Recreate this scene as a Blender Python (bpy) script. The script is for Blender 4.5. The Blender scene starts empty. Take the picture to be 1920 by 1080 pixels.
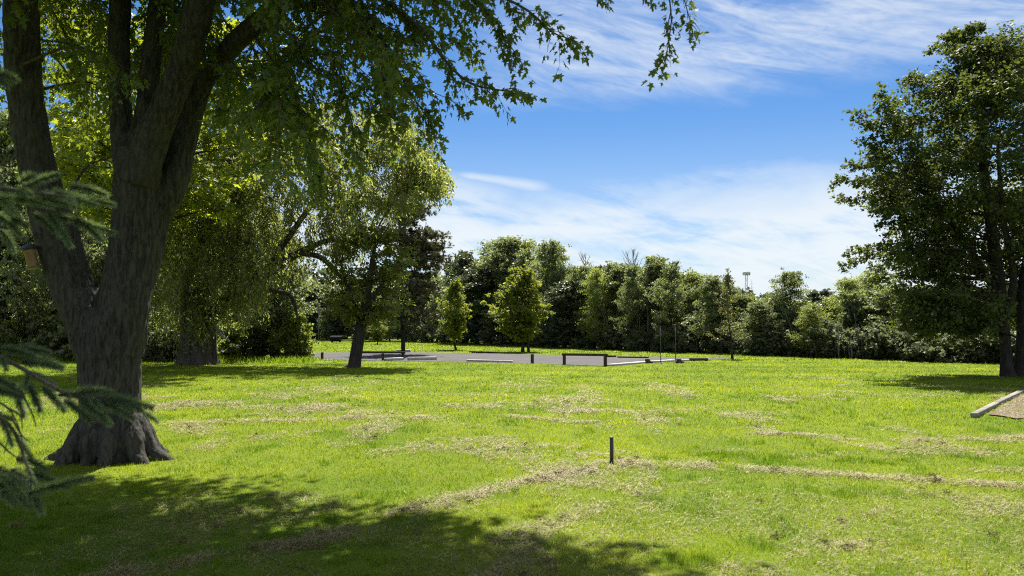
import bpy, math, random
import numpy as np
from mathutils import Vector, noise as mnoise

# ------------------------------------------------------------------ camera, world, sun, exposure
S = bpy.context.scene
COL = S.collection
R = math.radians
F = 1493.0                      # focal length in pixels of the 1920 wide photograph
HOR = 612.0                     # row of the horizon
PITCH = math.atan((HOR - 540) / F)
CAMZ = 2.0
SUN_EL, SUN_AZ = R(57), R(8)
EXPOSURE = 1.72

cam_d = bpy.data.cameras.new("camera")
cam_d.sensor_width = 36.0
cam_d.lens = 36.0 * F / 1920.0
cam_d.clip_start = 0.05
cam_d.clip_end = 5000
cam = bpy.data.objects.new("camera", cam_d)
cam.location = (0, 0, CAMZ)
cam.rotation_euler = (math.pi / 2 + PITCH, 0, 0)
COL.objects.link(cam)
S.camera = cam
cam_d.dof.use_dof = True
cam_d.dof.focus_distance = 30.0
cam_d.dof.aperture_fstop = 2.4

S.view_settings.view_transform = 'Standard'
S.view_settings.look = 'None'
S.view_settings.exposure = EXPOSURE
S.view_settings.gamma = 1.0
S.cycles.use_denoising = False
S.cycles.filter_width = 1.1
S.cycles.sample_clamp_indirect = 3.0
S.cycles.max_bounces = 8
S.cycles.diffuse_bounces = 4
S.cycles.glossy_bounces = 2
S.cycles.transmission_bounces = 6
S.cycles.caustics_reflective = False
S.cycles.caustics_refractive = False


class NT:
    """small helper round a node tree"""
    def __init__(self, tree):
        self.t = tree
        tree.nodes.clear()

    def n(self, kind, props=None, **inp):
        nd = self.t.nodes.new(kind)
        for k, v in (props or {}).items():
            setattr(nd, k, v)
        for k, v in inp.items():
            sock = nd.inputs[int(k[1:])] if (k[0] == 'i' and k[1:].isdigit()) else nd.inputs[k.replace('_', ' ')]
            if isinstance(v, bpy.types.NodeSocket):
                self.t.links.new(v, sock)
            elif isinstance(v, bpy.types.Node):
                self.t.links.new(v.outputs[0], sock)
            else:
                sock.default_value = v
        return nd

    def m(self, op, a, b=0.0, c=0.0, clamp=False):
        nd = self.n('ShaderNodeMath', {'operation': op, 'use_clamp': clamp}, i0=a, i1=b, i2=c)
        return nd.outputs[0]

    def ss(self, x, lo, hi):       # smoothstep lo -> hi (may be descending)
        nd = self.n('ShaderNodeMapRange', {'interpolation_type': 'SMOOTHSTEP'}, i0=x)
        if lo < hi:
            a, b, c, d = lo, hi, 0.0, 1.0
        else:
            a, b, c, d = hi, lo, 1.0, 0.0
        nd.inputs[1].default_value = a; nd.inputs[2].default_value = b
        nd.inputs[3].default_value = c; nd.inputs[4].default_value = d
        return nd.outputs[0]

    def mix(self, f, a, b, mode='MIX'):
        nd = self.n('ShaderNodeMix', {'data_type': 'RGBA', 'blend_type': mode})
        for idx, v in ((0, f), (6, a), (7, b)):
            if isinstance(v, bpy.types.NodeSocket):
                self.t.links.new(v, nd.inputs[idx])
            else:
                nd.inputs[idx].default_value = v if idx == 0 else (*v[:3], 1.0)
        return nd.outputs[2]

    def noise(self, vec, scale, detail=4.0, rough=0.55, dist=0.0):
        nd = self.n('ShaderNodeTexNoise', None, Scale=scale, Detail=detail, Roughness=rough, Distortion=dist)
        if vec is not None:
            self.t.links.new(vec, nd.inputs['Vector'])
        return nd.outputs[0]


world = bpy.data.worlds.new("World")
S.world = world
world.use_nodes = True
W = NT(world.node_tree)
sky = W.n('ShaderNodeTexSky', {'sky_type': 'NISHITA', 'sun_disc': False, 'sun_elevation': SUN_EL,
                               'sun_rotation': SUN_AZ, 'altitude': 0.0, 'air_density': 1.0,
                               'dust_density': 0.3, 'ozone_density': 2.5})
SKY_STRENGTH = 0.05
tc = W.n('ShaderNodeTexCoord')
sep = W.n('ShaderNodeSeparateXYZ', None, Vector=tc.outputs['Generated'])
dx, dy, dz = sep.outputs
az = W.m('ARCTAN2', dx, dy)
hyp = W.m('SQRT', W.m('ADD', W.m('MULTIPLY', dx, dx), W.m('ADD', W.m('MULTIPLY', dy, dy), 1e-5)))
el = W.m('DIVIDE', dz, hyp)


def cvec(x, y, z=0.0):
    nd = W.n('ShaderNodeCombineXYZ', None, i0=x, i1=y, i2=z)
    return nd.outputs[0]


# cirrus: fibres run a little downhill to the right
rot = 0.32
ru = W.m('ADD', W.m('MULTIPLY', az, math.cos(rot)), W.m('MULTIPLY', el, -math.sin(rot)))
rv = W.m('ADD', W.m('MULTIPLY', az, math.sin(rot)), W.m('MULTIPLY', el, math.cos(rot)))
big = W.noise(cvec(W.m('MULTIPLY', az, 1.0), W.m('MULTIPLY', el, 2.6), 3.7), 3.4, 5.0, 0.55, 0.6)
fib = W.noise(cvec(W.m('MULTIPLY', ru, 1.6), W.m('MULTIPLY', rv, 9.0), 1.3), 3.2, 7.0, 0.62, 1.1)
fine = W.noise(cvec(W.m('MULTIPLY', ru, 6.0), W.m('MULTIPLY', rv, 20.0), 8.3), 3.0, 6.0, 0.65, 1.6)
bank = W.noise(cvec(W.m('MULTIPLY', az, 2.0), W.m('MULTIPLY', el, 9.0), 5.1), 2.4, 6.0, 0.58, 0.9)
wob = W.m('MULTIPLY', W.m('SUBTRACT', big, 0.5), 0.10)
elw = W.m('ADD', el, wob)
up_mask = W.m('MULTIPLY', W.ss(elw, 0.262, 0.335), W.ss(az, -0.10, 0.06))
up_fib = W.m('ADD', W.m('MULTIPLY', fib, 0.60), W.m('ADD', W.m('MULTIPLY', fine, 0.25), W.m('MULTIPLY', big, 0.35)))
up = W.m('MULTIPLY', up_mask, W.ss(up_fib, 0.40, 0.82))
lo_mask = W.m('MULTIPLY', W.ss(elw, 0.215, 0.115), 1.0)
lo_fib = W.m('ADD', W.m('MULTIPLY', bank, 0.55), W.m('ADD', W.m('MULTIPLY', fib, 0.40), W.m('MULTIPLY', fine, 0.15)))
lo = W.m('MULTIPLY', lo_mask, W.ss(lo_fib, 0.31, 0.60))
# thin straight streak over the left of the bank
sd = W.m('SUBTRACT', el, W.m('SUBTRACT', 0.1815, W.m('MULTIPLY', az, 0.15)))
sdn = W.m('DIVIDE', W.m('ADD', sd, W.m('MULTIPLY', W.m('SUBTRACT', fine, 0.5), 0.006)), W.m('ADD', 0.0042, W.m('MULTIPLY', W.m('MAXIMUM', W.m('ADD', az, 0.08), 0.0), 0.045)))
streak = W.m('EXPONENT', W.m('MULTIPLY', W.m('MULTIPLY', sdn, sdn), -1.0))
streak = W.m('MULTIPLY', streak, W.m('MULTIPLY', W.ss(az, -0.085, -0.05), W.ss(az, 0.075, 0.02)))
cl = W.m('MAXIMUM', W.m('MULTIPLY', up, 0.72), W.m('MAXIMUM', W.m('MULTIPLY', lo, 0.88), W.m('MULTIPLY', streak, 0.62)))
low_haze = W.m('MULTIPLY', W.ss(el, 0.29, 0.02), 0.46)
cl = W.m('MAXIMUM', cl, low_haze)
hs = W.n('ShaderNodeHueSaturation', None, Saturation=1.18, Value=1.0, Hue=0.495)
W.t.links.new(sky.outputs[0], hs.inputs['Color'])
CLOUD_RGB = (5.5, 5.8, 5.95)
blue = W.mix(1.0, hs.outputs[0], (0.40, 0.53, 0.69), 'MULTIPLY')
skyc = W.mix(cl, blue, CLOUD_RGB)
back = W.m('MULTIPLY', W.ss(dy, 0.25, -0.35), W.m('MULTIPLY', W.ss(fib, 0.25, 0.6), W.ss(dz, 0.02, 0.2)))  # added bright cloud behind the camera, out of view, to lift the fill light
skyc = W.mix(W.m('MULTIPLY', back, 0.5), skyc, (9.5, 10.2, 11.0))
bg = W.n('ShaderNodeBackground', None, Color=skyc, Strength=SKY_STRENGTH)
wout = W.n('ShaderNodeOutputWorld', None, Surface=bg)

sv = Vector((math.sin(SUN_AZ) * math.cos(SUN_EL), math.cos(SUN_AZ) * math.cos(SUN_EL), math.sin(SUN_EL)))
sun_d = bpy.data.lights.new("sun", 'SUN')
sun_d.energy = 4.5
sun_d.angle = R(0.5)
sun_d.color = (1.0, 0.95, 0.86)
sun = bpy.data.objects.new("sun", sun_d)
sun.rotation_euler = sv.to_track_quat('Z', 'Y').to_euler()
sun.location = (0, 0, 60)
COL.objects.link(sun)


# ------------------------------------------------------------------ helpers: places
def ray(px, py):
    x, y = (px - 960) / F, (540 - py) / F
    return np.array([x, math.cos(PITCH) - y * math.sin(PITCH), math.sin(PITCH) + y * math.cos(PITCH)])


def P(px, py, Y):               # the point at depth Y seen at (px, py)
    d = ray(px, py)
    return np.array([0, 0, CAMZ]) + d * (Y / d[1])


def G(px, py):                  # ground point
    d = ray(px, py)
    s = -CAMZ / d[2]
    return np.array([d[0] * s, d[1] * s, 0.0])


def GX(px, Y):                  # x of the ground point at depth Y in column px
    lo_, hi_ = -1.0, 1.0
    return P(px, HOR + CAMZ / Y * F, Y)[0]


# ------------------------------------------------------------------ helpers: noise (numpy)
def vnoise(x, y, seed=0):
    xi = np.floor(x).astype(np.int64); yi = np.floor(y).astype(np.int64)
    xf = x - xi; yf = y - yi
    u = xf * xf * (3 - 2 * xf); v = yf * yf * (3 - 2 * yf)

    def h(a, b):
        n = (a * 374761393 + b * 668265263 + seed * 974634541) & 0xffffffff
        n = ((n ^ (n >> 13)) * 1274126177) & 0xffffffff
        return ((n ^ (n >> 16)) & 0xffff) / 65535.0
    a, b, c, d = h(xi, yi), h(xi + 1, yi), h(xi, yi + 1), h(xi + 1, yi + 1)
    return (a * (1 - u) + b * u) * (1 - v) + (c * (1 - u) + d * u) * v


def fbm(x, y, seed=0, oct=4):
    r = 0; a = 0.5; t = 0
    for i in range(oct):
        r = r + a * vnoise(x, y, seed + i * 17); t += a
        x = x * 2.03 + 11.3; y = y * 2.03 + 5.7; a *= 0.5
    return r / t


# ------------------------------------------------------------------ helpers: meshes
class MB:
    """collects polygons (numpy) and links them as one mesh object"""
    def __init__(self):
        self.v, self.f, self.s, self.a, self.a2 = [], [], [], [], []
        self.nv = 0

    def add(self, V, idx, sizes, var=None, var2=None):
        V = np.asarray(V, float).reshape(-1, 3)
        idx = np.asarray(idx, np.int64).ravel(); sizes = np.asarray(sizes, np.int64).ravel()
        self.v.append(V); self.f.append(idx + self.nv); self.s.append(sizes)
        self.a.append(np.full(len(sizes), 0.5) if var is None else np.broadcast_to(np.asarray(var, float), (len(sizes),)))
        self.a2.append(np.zeros(len(sizes)) if var2 is None else np.broadcast_to(np.asarray(var2, float), (len(sizes),)))
        self.nv += len(V)

    def tube(self, path, rad, seg=6, cap=True, var=None):
        path = np.asarray(path, float); n = len(path)
        rad = np.broadcast_to(np.asarray(rad, float), (n,))
        T = np.gradient(path, axis=0)
        T /= np.maximum(np.linalg.norm(T, axis=1, keepdims=True), 1e-9)
        ref = np.array([1.0, 0, 0]) if abs(T[0][0]) < 0.8 else np.array([0, 1.0, 0])
        A = np.cross(T, ref); bad = np.linalg.norm(A, axis=1) < 1e-3
        A[bad] = np.array([0, 0, 1.0])
        A /= np.linalg.norm(A, axis=1, keepdims=True)
        B = np.cross(T, A)
        th = np.arange(seg) * 2 * math.pi / seg
        V = path[:, None, :] + rad[:, None, None] * (np.cos(th)[None, :, None] * A[:, None, :] + np.sin(th)[None, :, None] * B[:, None, :])
        i = np.arange(n - 1)[:, None] * seg; j = np.arange(seg)[None, :]; k = (j + 1) % seg
        q = np.stack([i + j, i + k, i + seg + k, i + seg + j], -1).reshape(-1, 4)
        self.add(V.reshape(-1, 3), q, np.full(len(q), 4), var)
        if cap:
            b = self.nv - n * seg
            self.f.append(np.arange(seg)[::-1] + b); self.s.append(np.array([seg])); self.a.append(np.array([0.5])); self.a2.append(np.array([0.0]))
            self.f.append(np.arange(seg) + b + (n - 1) * seg); self.s.append(np.array([seg])); self.a.append(np.array([0.5])); self.a2.append(np.array([0.0]))

    def box(self, c, size, rz=0.0, rx=0.0, ry=0.0, bev=0.0):
        """box with chamfered edges; c is its centre"""
        sx, sy, sz = [s / 2 for s in size]
        b = bev
        pts = []
        for x in (-1, 1):
            for y in (-1, 1):
                for z in (-1, 1):
                    pts += [(x * (sx - b), y * (sy - b), z * sz), (x * (sx - b), y * sy, z * (sz - b)), (x * sx, y * (sy - b), z * (sz - b))]
        import bmesh
        bm = bmesh.new()
        for p in pts: bm.verts.new(p)
        bmesh.ops.remove_doubles(bm, verts=bm.verts, dist=1e-6)
        bmesh.ops.convex_hull(bm, input=bm.verts)
        bmesh.ops.dissolve_limit(bm, angle_limit=0.01, verts=bm.verts, edges=bm.edges)
        bm.verts.ensure_lookup_table()
        V = np.array([v.co[:] for v in bm.verts]); bm.verts.index_update()
        F_ = [[v.index for v in f.verts] for f in bm.faces]
        bm.free()
        cx, sx_ = math.cos(rx), math.sin(rx); cy, sy_ = math.cos(ry), math.sin(ry); cz, sz_ = math.cos(rz), math.sin(rz)
        M = np.array([[cz, -sz_, 0], [sz_, cz, 0], [0, 0, 1]]) @ np.array([[cy, 0, sy_], [0, 1, 0], [-sy_, 0, cy]]) @ np.array([[1, 0, 0], [0, cx, -sx_], [0, sx_, cx]])
        self.add(V @ M.T + np.asarray(c), sum(F_, []), [len(f) for f in F_])

    def lathe(self, prof, seg=16, c=(0, 0, 0)):
        n = len(prof); th = np.arange(seg) * 2 * math.pi / seg
        V = np.array([[(r * math.cos(t), r * math.sin(t), z) for t in th] for r, z in prof]).reshape(-1, 3) + np.asarray(c)
        i = np.arange(n - 1)[:, None] * seg; j = np.arange(seg)[None, :]; k = (j + 1) % seg
        q = np.stack([i + j, i + k, i + seg + k, i + seg + j], -1).reshape(-1, 4)
        self.add(V, q, np.full(len(q), 4))

    def leaves(self, pos, axis, nrm, size, tmpl, var, fold=0.25, wid=1.0, var2=None):
        """one polygon per leaf: tmpl is (k,2) with y along the axis"""
        n = len(pos); k = len(tmpl)
        axis = axis / np.maximum(np.linalg.norm(axis, axis=1, keepdims=True), 1e-9)
        side = np.cross(axis, nrm); side /= np.maximum(np.linalg.norm(side, axis=1, keepdims=True), 1e-9)
        nn = np.cross(side, axis)
        size = np.broadcast_to(np.asarray(size, float), (n,))
        tx = tmpl[:, 0] * wid; ty = tmpl[:, 1]; tz = -fold * np.abs(tx) - 0.15 * ty * ty
        V = pos[:, None, :] + size[:, None, None] * (tx[None, :, None] * side[:, None, :] + ty[None, :, None] * axis[:, None, :] + tz[None, :, None] * nn[:, None, :])
        idx = np.arange(n * k)
        self.add(V.reshape(-1, 3), idx, np.full(n, k), var, var2)

    def mesh(self, name, mat, smooth=False, offset=None):
        V = np.concatenate(self.v); I = np.concatenate(self.f); Z = np.concatenate(self.s)
        if offset is not None: V = V - np.asarray(offset)
        me = bpy.data.meshes.new(name)
        me.vertices.add(len(V)); me.vertices.foreach_set('co', V.astype(np.float32).ravel())
        me.loops.add(len(I)); me.loops.foreach_set('vertex_index', I.astype(np.int32))
        me.polygons.add(len(Z))
        me.polygons.foreach_set('loop_start', np.concatenate([[0], np.cumsum(Z)[:-1]]).astype(np.int32))
        at = me.attributes.new('var', 'FLOAT', 'FACE'); at.data.foreach_set('value', np.concatenate(self.a).astype(np.float32))
        at = me.attributes.new('dry', 'FLOAT', 'FACE'); at.data.foreach_set('value', np.concatenate(self.a2).astype(np.float32))
        me.update(calc_edges=True)
        if smooth: me.polygons.foreach_set('use_smooth', np.ones(len(Z), bool))
        me.materials.append(mat)
        return me

    def build(self, name, mat, parent=None, smooth=False, loc=None, offset=None):
        me = self.mesh(name, mat, smooth, offset)
        return link(name, me, parent, loc)


def link(name, me, parent=None, loc=None):
    o = bpy.data.objects.new(name, me)
    COL.objects.link(o)
    if parent is not None: o.parent = parent
    if loc is not None: o.location = loc
    return o


def thing(name, label, cat, loc=(0, 0, 0), rz=0.0, group=None):
    o = bpy.data.objects.new(name, None)
    o.empty_display_size = 0.2
    COL.objects.link(o)
    o.location = loc; o.rotation_euler = (0, 0, rz)
    return tag(o, label, cat, group)


def tag(o, label=None, cat=None, group=None, kind=None):
    if label: o['label'] = label
    if cat: o['category'] = cat
    if group: o['group'] = group
    if kind: o['kind'] = kind
    return o


def smooth_path(pts, n):
    """Catmull-Rom through pts (any number of columns)"""
    p = np.asarray(pts, float)
    p = np.vstack([2 * p[0] - p[1], p, 2 * p[-1] - p[-2]])
    m = len(p) - 3
    t = np.linspace(0, m - 1e-6, n); i = t.astype(int); f = (t - i)[:, None]
    a, b, c, d = p[i], p[i + 1], p[i + 2], p[i + 3]
    return 0.5 * ((2 * b) + (-a + c) * f + (2 * a - 5 * b + 4 * c - d) * f ** 2 + (-a + 3 * b - 3 * c + d) * f ** 3)


# leaf outlines
def mirror(h):
    h = np.array(h, float)
    return np.vstack([h, (h * np.array([-1, 1]))[::-1][1:-1]]) if abs(h[0, 0]) < 1e-9 and abs(h[-1, 0]) < 1e-9 else h


T_MAPLE = mirror([(0, 0.05), (.26, -.02), (.20, .17), (.55, .44), (.24, .43), (.13, .58), (.20, .72), (0, 1.05)])
T_LEAF = mirror([(0, 0), (.28, .32), (.24, .68), (0, 1)])
T_LOBED = mirror([(0, 0), (.34, .12), (.26, .30), (.52, .55), (.2, .58), (0, 1)])
T_NARROW = mirror([(0, 0), (.10, .4), (0, 1)])
T_CLUMP = np.array([(0, -.1), (.22, .10), (.55, .0), (.36, .34), (.62, .62), (.22, .60), (.05, 1.0), (-.14, .62), (-.52, .78), (-.34, .38), (-.60, .15), (-.22, .12)], float)
T_TUFT = np.array([(-.08, 0), (.08, 0), (.34, .7), (.10, .45), (.02, 1.0), (-.10, .5), (-.38, .75)], float)


# ------------------------------------------------------------------ materials
def new_mat(name):
    m = bpy.data.materials.new(name); m.use_nodes = True
    return m, NT(m.node_tree)


def leaf_mat(name, dark, light, trans, tmix=0.42, spec=0.35, rough=0.5):
    m, t = new_mat(name)
    va = t.n('ShaderNodeAttribute', {'attribute_name': 'var'}).outputs['Fac']
    oi = t.n('ShaderNodeObjectInfo').outputs['Random']
    v2 = t.m('ADD', va, t.m('MULTIPLY', t.m('SUBTRACT', oi, 0.5), 0.35), clamp=True)
    c = t.mix(v2, dark, light)
    b = t.n('ShaderNodeBsdfPrincipled', None, Base_Color=c, Roughness=rough)
    b.inputs['Specular IOR Level'].default_value = spec
    tcol = t.mix(v2, tuple(x * 0.6 for x in trans), trans)
    tr = t.n('ShaderNodeBsdfTranslucent', None, Color=tcol)
    mx = t.n('ShaderNodeMixShader', None, i0=tmix, i1=b, i2=tr)
    t.n('ShaderNodeOutputMaterial', None, Surface=mx)
    return m


def bark_mat(name, c1, c2, scale=6.0, stretch=0.18, bump=0.6, dist=0.03, moss=None):
    m, t = new_mat(name)
    tcn = t.n('ShaderNodeTexCoord')
    mp = t.n('ShaderNodeMapping', None, Vector=tcn.outputs['Object'])
    mp.inputs['Scale'].default_value = (1, 1, stretch)
    a = t.noise(mp.outputs[0], scale * 2.2, 8, 0.62, 0.6)
    b_ = t.noise(mp.outputs[0], scale * 7, 5, 0.6, 0.4)
    big_ = t.noise(tcn.outputs['Object'], 1.3, 4, 0.6)
    k = t.m('ADD', t.m('MULTIPLY', a, 0.75), t.m('MULTIPLY', b_, 0.25))
    f = t.ss(k, 0.38, 0.62)
    c = t.mix(f, c1, c2)
    c = t.mix(t.m('MULTIPLY', t.ss(big_, 0.45, 0.7), 0.5), c, tuple(0.5 * (x + y) * 1.25 for x, y in zip(c1, c2)))
    if moss:
        c = t.mix(t.m('MULTIPLY', t.ss(t.noise(tcn.outputs['Object'], 3.1, 6, 0.7), 0.54, 0.68), 0.55), c, moss)
    bs = t.n('ShaderNodeBsdfPrincipled', None, Base_Color=c, Roughness=0.92)
    bs.inputs['Specular IOR Level'].default_value = 0.2
    bm = t.n('ShaderNodeBump', None, Strength=bump, Distance=dist, Height=k)
    t.t.links.new(bm.outputs[0], bs.inputs['Normal'])
    t.n('ShaderNodeOutputMaterial', None, Surface=bs)
    return m


def plain_mat(name, c1, c2, scale=8.0, rough=0.85, bump=0.2, dist=0.01, stretch=(1, 1, 1), metal=0.0):
    m, t = new_mat(name)
    tcn = t.n('ShaderNodeTexCoord')
    mp = t.n('ShaderNodeMapping', None, Vector=tcn.outputs['Object'])
    mp.inputs['Scale'].default_value = stretch
    a = t.noise(mp.outputs[0], scale, 7, 0.65, 0.3)
    c = t.mix(t.ss(a, 0.35, 0.68), c1, c2)
    bs = t.n('ShaderNodeBsdfPrincipled', None, Base_Color=c, Roughness=rough, Metallic=metal)
    if rough > 0.7: bs.inputs['Specular IOR Level'].default_value = 0.05
    bm = t.n('ShaderNodeBump', None, Strength=bump, Distance=dist, Height=a)
    t.t.links.new(bm.outputs[0], bs.inputs['Normal'])
    t.n('ShaderNodeOutputMaterial', None, Surface=bs)
    return m


M_MAPLE = leaf_mat('silver_maple_leaves', (.026, .048, .014), (.056, .092, .022), (.26, .33, .020), 0.44, 0.4)
M_MIDMAPLE = leaf_mat('yellow_green_leaves', (.070, .105, .012), (.120, .165, .020), (.50, .56, .030), 0.55, 0.3)
M_RIGHT = leaf_mat('dark_maple_leaves', (.036, .056, .018), (.078, .102, .026), (.14, .18, .022), 0.40, 0.2, 0.6)
M_WILLOW = leaf_mat('willow_leaves', (.075, .096, .032), (.150, .172, .062), (.38, .43, .075), 0.52, 0.35, 0.45)
M_SMALLTREE = leaf_mat('olive_leaves', (.070, .088, .024), (.120, .142, .036), (.30, .34, .045), 0.50, 0.18)
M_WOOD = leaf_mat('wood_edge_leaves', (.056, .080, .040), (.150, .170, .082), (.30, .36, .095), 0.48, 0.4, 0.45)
M_WOODLIGHT = leaf_mat('pale_wood_leaves', (.090, .118, .036), (.160, .190, .060), (.36, .42, .070), 0.52, 0.2)
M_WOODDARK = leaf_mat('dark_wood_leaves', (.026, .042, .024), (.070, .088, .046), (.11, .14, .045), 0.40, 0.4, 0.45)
M_YOUNG = leaf_mat('young_tree_leaves', (.085, .110, .022), (.150, .175, .034), (.34, .38, .040), 0.48, 0.2)
M_YELLOWISH = leaf_mat('sapling_leaves', (.090, .100, .028), (.150, .150, .045), (.20, .20, .045), 0.40, 0.3)
M_PINE = leaf_mat('pine_needles', (.060, .070, .034), (.140, .120, .066), (.12, .12, .04), 0.30, 0.2)
M_SPRUCE = leaf_mat('blue_spruce_needles', (.062, .105, .072), (.200, .260, .120), (.26, .34, .10), 0.42, 0.3)
M_DUSTY = leaf_mat('grey_shrub_leaves', (.060, .076, .042), (.125, .142, .078), (.18, .21, .08), 0.44, 0.12)

M_BARK = bark_mat('maple_bark', (.016, .015, .013), (.062, .058, .048), 9.0, 0.22, 1.0, 0.035, moss=(.046, .052, .034))
M_BARK2 = bark_mat('dark_bark', (.014, .012, .011), (.045, .038, .032), 6.0, 0.2, 0.8, 0.03)
M_BARKW = bark_mat('willow_bark', (.024, .020, .017), (.080, .066, .054), 3.0, 0.10, 1.0, 0.06)
M_TWIG = bark_mat('twig_bark', (.030, .026, .020), (.085, .070, .055), 10.0, 0.3, 0.3, 0.01)
M_DEAD = bark_mat('dead_wood', (.20, .185, .165), (.36, .34, .31), 6.0, 0.2, 0.3, 0.01)
M_STEM = bark_mat('pale_stem_bark', (.06, .056, .045), (.17, .16, .135), 8.0, 0.2, 0.3, 0.01)
M_TIMBER = plain_mat('weathered_timber', (.12, .108, .092), (.29, .268, .232), 14, 0.9, 0.4, 0.01, (0.25, 2, 2))
M_KERB = plain_mat('bleached_timber', (.32, .30, .27), (.55, .52, .48), 9, 0.9, 0.4, 0.01, (0.25, 2, 2))
M_TIMBERDK = plain_mat('dark_timber', (.035, .028, .022), (.075, .060, .048), 9, 0.85, 0.4, 0.01, (1, 1, 0.4))
M_STAKE = plain_mat('black_metal', (.012, .012, .013), (.028, .027, .028), 20, 0.55, 0.1, 0.004)
M_POLE = plain_mat('galvanised_pole', (.24, .25, .24), (.36, .37, .35), 15, 0.5, 0.1, 0.004, metal=0.3)
M_FEEDER = plain_mat('tan_plastic', (.13, .075, .032), (.19, .115, .052), 12, 0.5, 0.1, 0.003)
M_FEEDROOF = plain_mat('dark_blue_plastic', (.012, .016, .024), (.03, .036, .048), 12, 0.4, 0.1, 0.003)
M_DKPOLE = plain_mat('dark_pole', (.05, .052, .05), (.09, .092, .09), 12, 0.8)
M_BIN = plain_mat('dark_steel', (.010, .011, .014), (.022, .024, .030), 6, 0.95, 0.15, 0.01)
M_CLOD = plain_mat('brown_clippings', (.060, .046, .022), (.19, .145, .075), 60, 0.95, 0.8, 0.02)


def grass_ground_mat():
    m, t = new_mat('lawn_soil')
    g = t.n('ShaderNodeNewGeometry').outputs['Position']
    n1 = t.noise(g, 0.22, 5, 0.6)
    n2 = t.noise(g, 2.3, 6, 0.7)
    n3 = t.noise(g, 21, 4, 0.7)
    c = t.mix(t.ss(n1, 0.35, 0.65), (.080, .120, .006), (.130, .165, .008))
    c = t.mix(t.m('MULTIPLY', t.ss(n2, 0.50, 0.72), 0.4), c, (.15, .14, .03))
    c = t.mix(t.m('MULTIPLY', t.ss(n3, 0.42, 0.62), 0.55), c, (.050, .075, .014))
    bs = t.n('ShaderNodeBsdfPrincipled', None, Base_Color=c, Roughness=0.95)
    bs.inputs['Specular IOR Level'].default_value = 0.1
    bm = t.n('ShaderNodeBump', None, Strength=0.8, Distance=0.04, Height=t.m('ADD', n3, n2))
    t.t.links.new(bm.outputs[0], bs.inputs['Normal'])
    t.n('ShaderNodeOutputMaterial', None, Surface=bs)
    return m


def blade_mat():
    m, t = new_mat('grass_blades')
    va = t.n('ShaderNodeAttribute', {'attribute_name': 'var'}).outputs['Fac']
    dr = t.n('ShaderNodeAttribute', {'attribute_name': 'dry'}).outputs['Fac']
    c = t.mix(va, (.042, .084, .003), (.185, .203, .005))
    c = t.mix(dr, c, (.33, .29, .13))
    tcol = t.mix(va, (.11, .23, .002), (.53, .58, .003))
    tcol = t.mix(dr, tcol, (.42, .36, .13))
    b = t.n('ShaderNodeBsdfPrincipled', None, Base_Color=c, Roughness=0.55)
    b.inputs['Specular IOR Level'].default_value = 0.08
    tr = t.n('ShaderNodeBsdfTranslucent', None, Color=tcol)
    mx = t.n('ShaderNodeMixShader', None, i0=0.5, i1=b, i2=tr)
    t.n('ShaderNodeOutputMaterial', None, Surface=mx)
    return m


def straw_mat():
    m, t = new_mat('dry_clippings')
    va = t.n('ShaderNodeAttribute', {'attribute_name': 'var'}).outputs['Fac']
    c = t.mix(va, (.075, .058, .022), (.33, .26, .115))
    b = t.n('ShaderNodeBsdfPrincipled', None, Base_Color=c, Roughness=0.7)
    tr = t.n('ShaderNodeBsdfTranslucent', None, Color=(.36, .29, .12, 1))
    mx = t.n('ShaderNodeMixShader', None, i0=0.2, i1=b, i2=tr)
    t.n('ShaderNodeOutputMaterial', None, Surface=mx)
    return m


def gravel_mat(name, c1, c2, c3):
    m, t = new_mat(name)
    g = t.n('ShaderNodeNewGeometry').outputs['Position']
    n1 = t.noise(g, 0.5, 6, 0.65); n2 = t.noise(g, 14, 5, 0.8); n3 = t.noise(g, 3.0, 5, 0.7)
    c = t.mix(t.ss(n1, 0.3, 0.7), c1, c2)
    c = t.mix(t.m('MULTIPLY', t.ss(n2, 0.5, 0.7), 0.6), c, c3)
    c = t.mix(t.m('MULTIPLY', t.ss(n3, 0.55, 0.75), 0.4), c, tuple(x * 0.6 for x in c1))
    bs = t.n('ShaderNodeBsdfPrincipled', None, Base_Color=c, Roughness=0.95)
    bm = t.n('ShaderNodeBump', None, Strength=0.9, Distance=0.03, Height=n2)
    t.t.links.new(bm.outputs[0], bs.inputs['Normal'])
    t.n('ShaderNodeOutputMaterial', None, Surface=bs)
    return m


M_SOIL = grass_ground_mat()
M_BLADE = blade_mat()
M_STRAW = straw_mat()
M_GRAVEL = gravel_mat('gravel', (.022, .020, .019), (.048, .043, .042), (.085, .077, .074))
M_MULCH = gravel_mat('mulch', (.060, .042, .022), (.115, .082, .044), (.20, .155, .085))

rng = np.random.default_rng(7)

# ------------------------------------------------------------------ ground
LOT = [G(560, 668.5), G(650, 676), G(760, 678), G(900, 680), G(1000, 682), G(1090, 685.5), G(1150, 687), G(1250, 678.5), G(1340, 675.5),
       G(1375, 672.5), G(1300, 670.5), G(1180, 668.5), G(1050, 666), G(900, 662.5), G(760, 660.5), G(640, 661), G(560, 661.5)]
LOT = np.array(LOT)[:, :2]
BED = np.array([G(1852, 779), G(1884, 762), G(1917, 742.5), G(1990, 739), G(2150, 780), G(2080, 790), G(2020, 784), G(1975, 789), G(1940, 784), G(1905, 787), G(1880, 782)])[:, :2]


def in_poly(x, y, poly):
    inside = np.zeros(x.shape, bool)
    j = len(poly) - 1
    for i in range(len(poly)):
        xi, yi = poly[i]; xj, yj = poly[j]
        c = ((yi > y) != (yj > y)) & (x < (xj - xi) * (y - yi) / (yj - yi + 1e-12) + xi)
        inside ^= c
        j = i
    return inside


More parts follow.
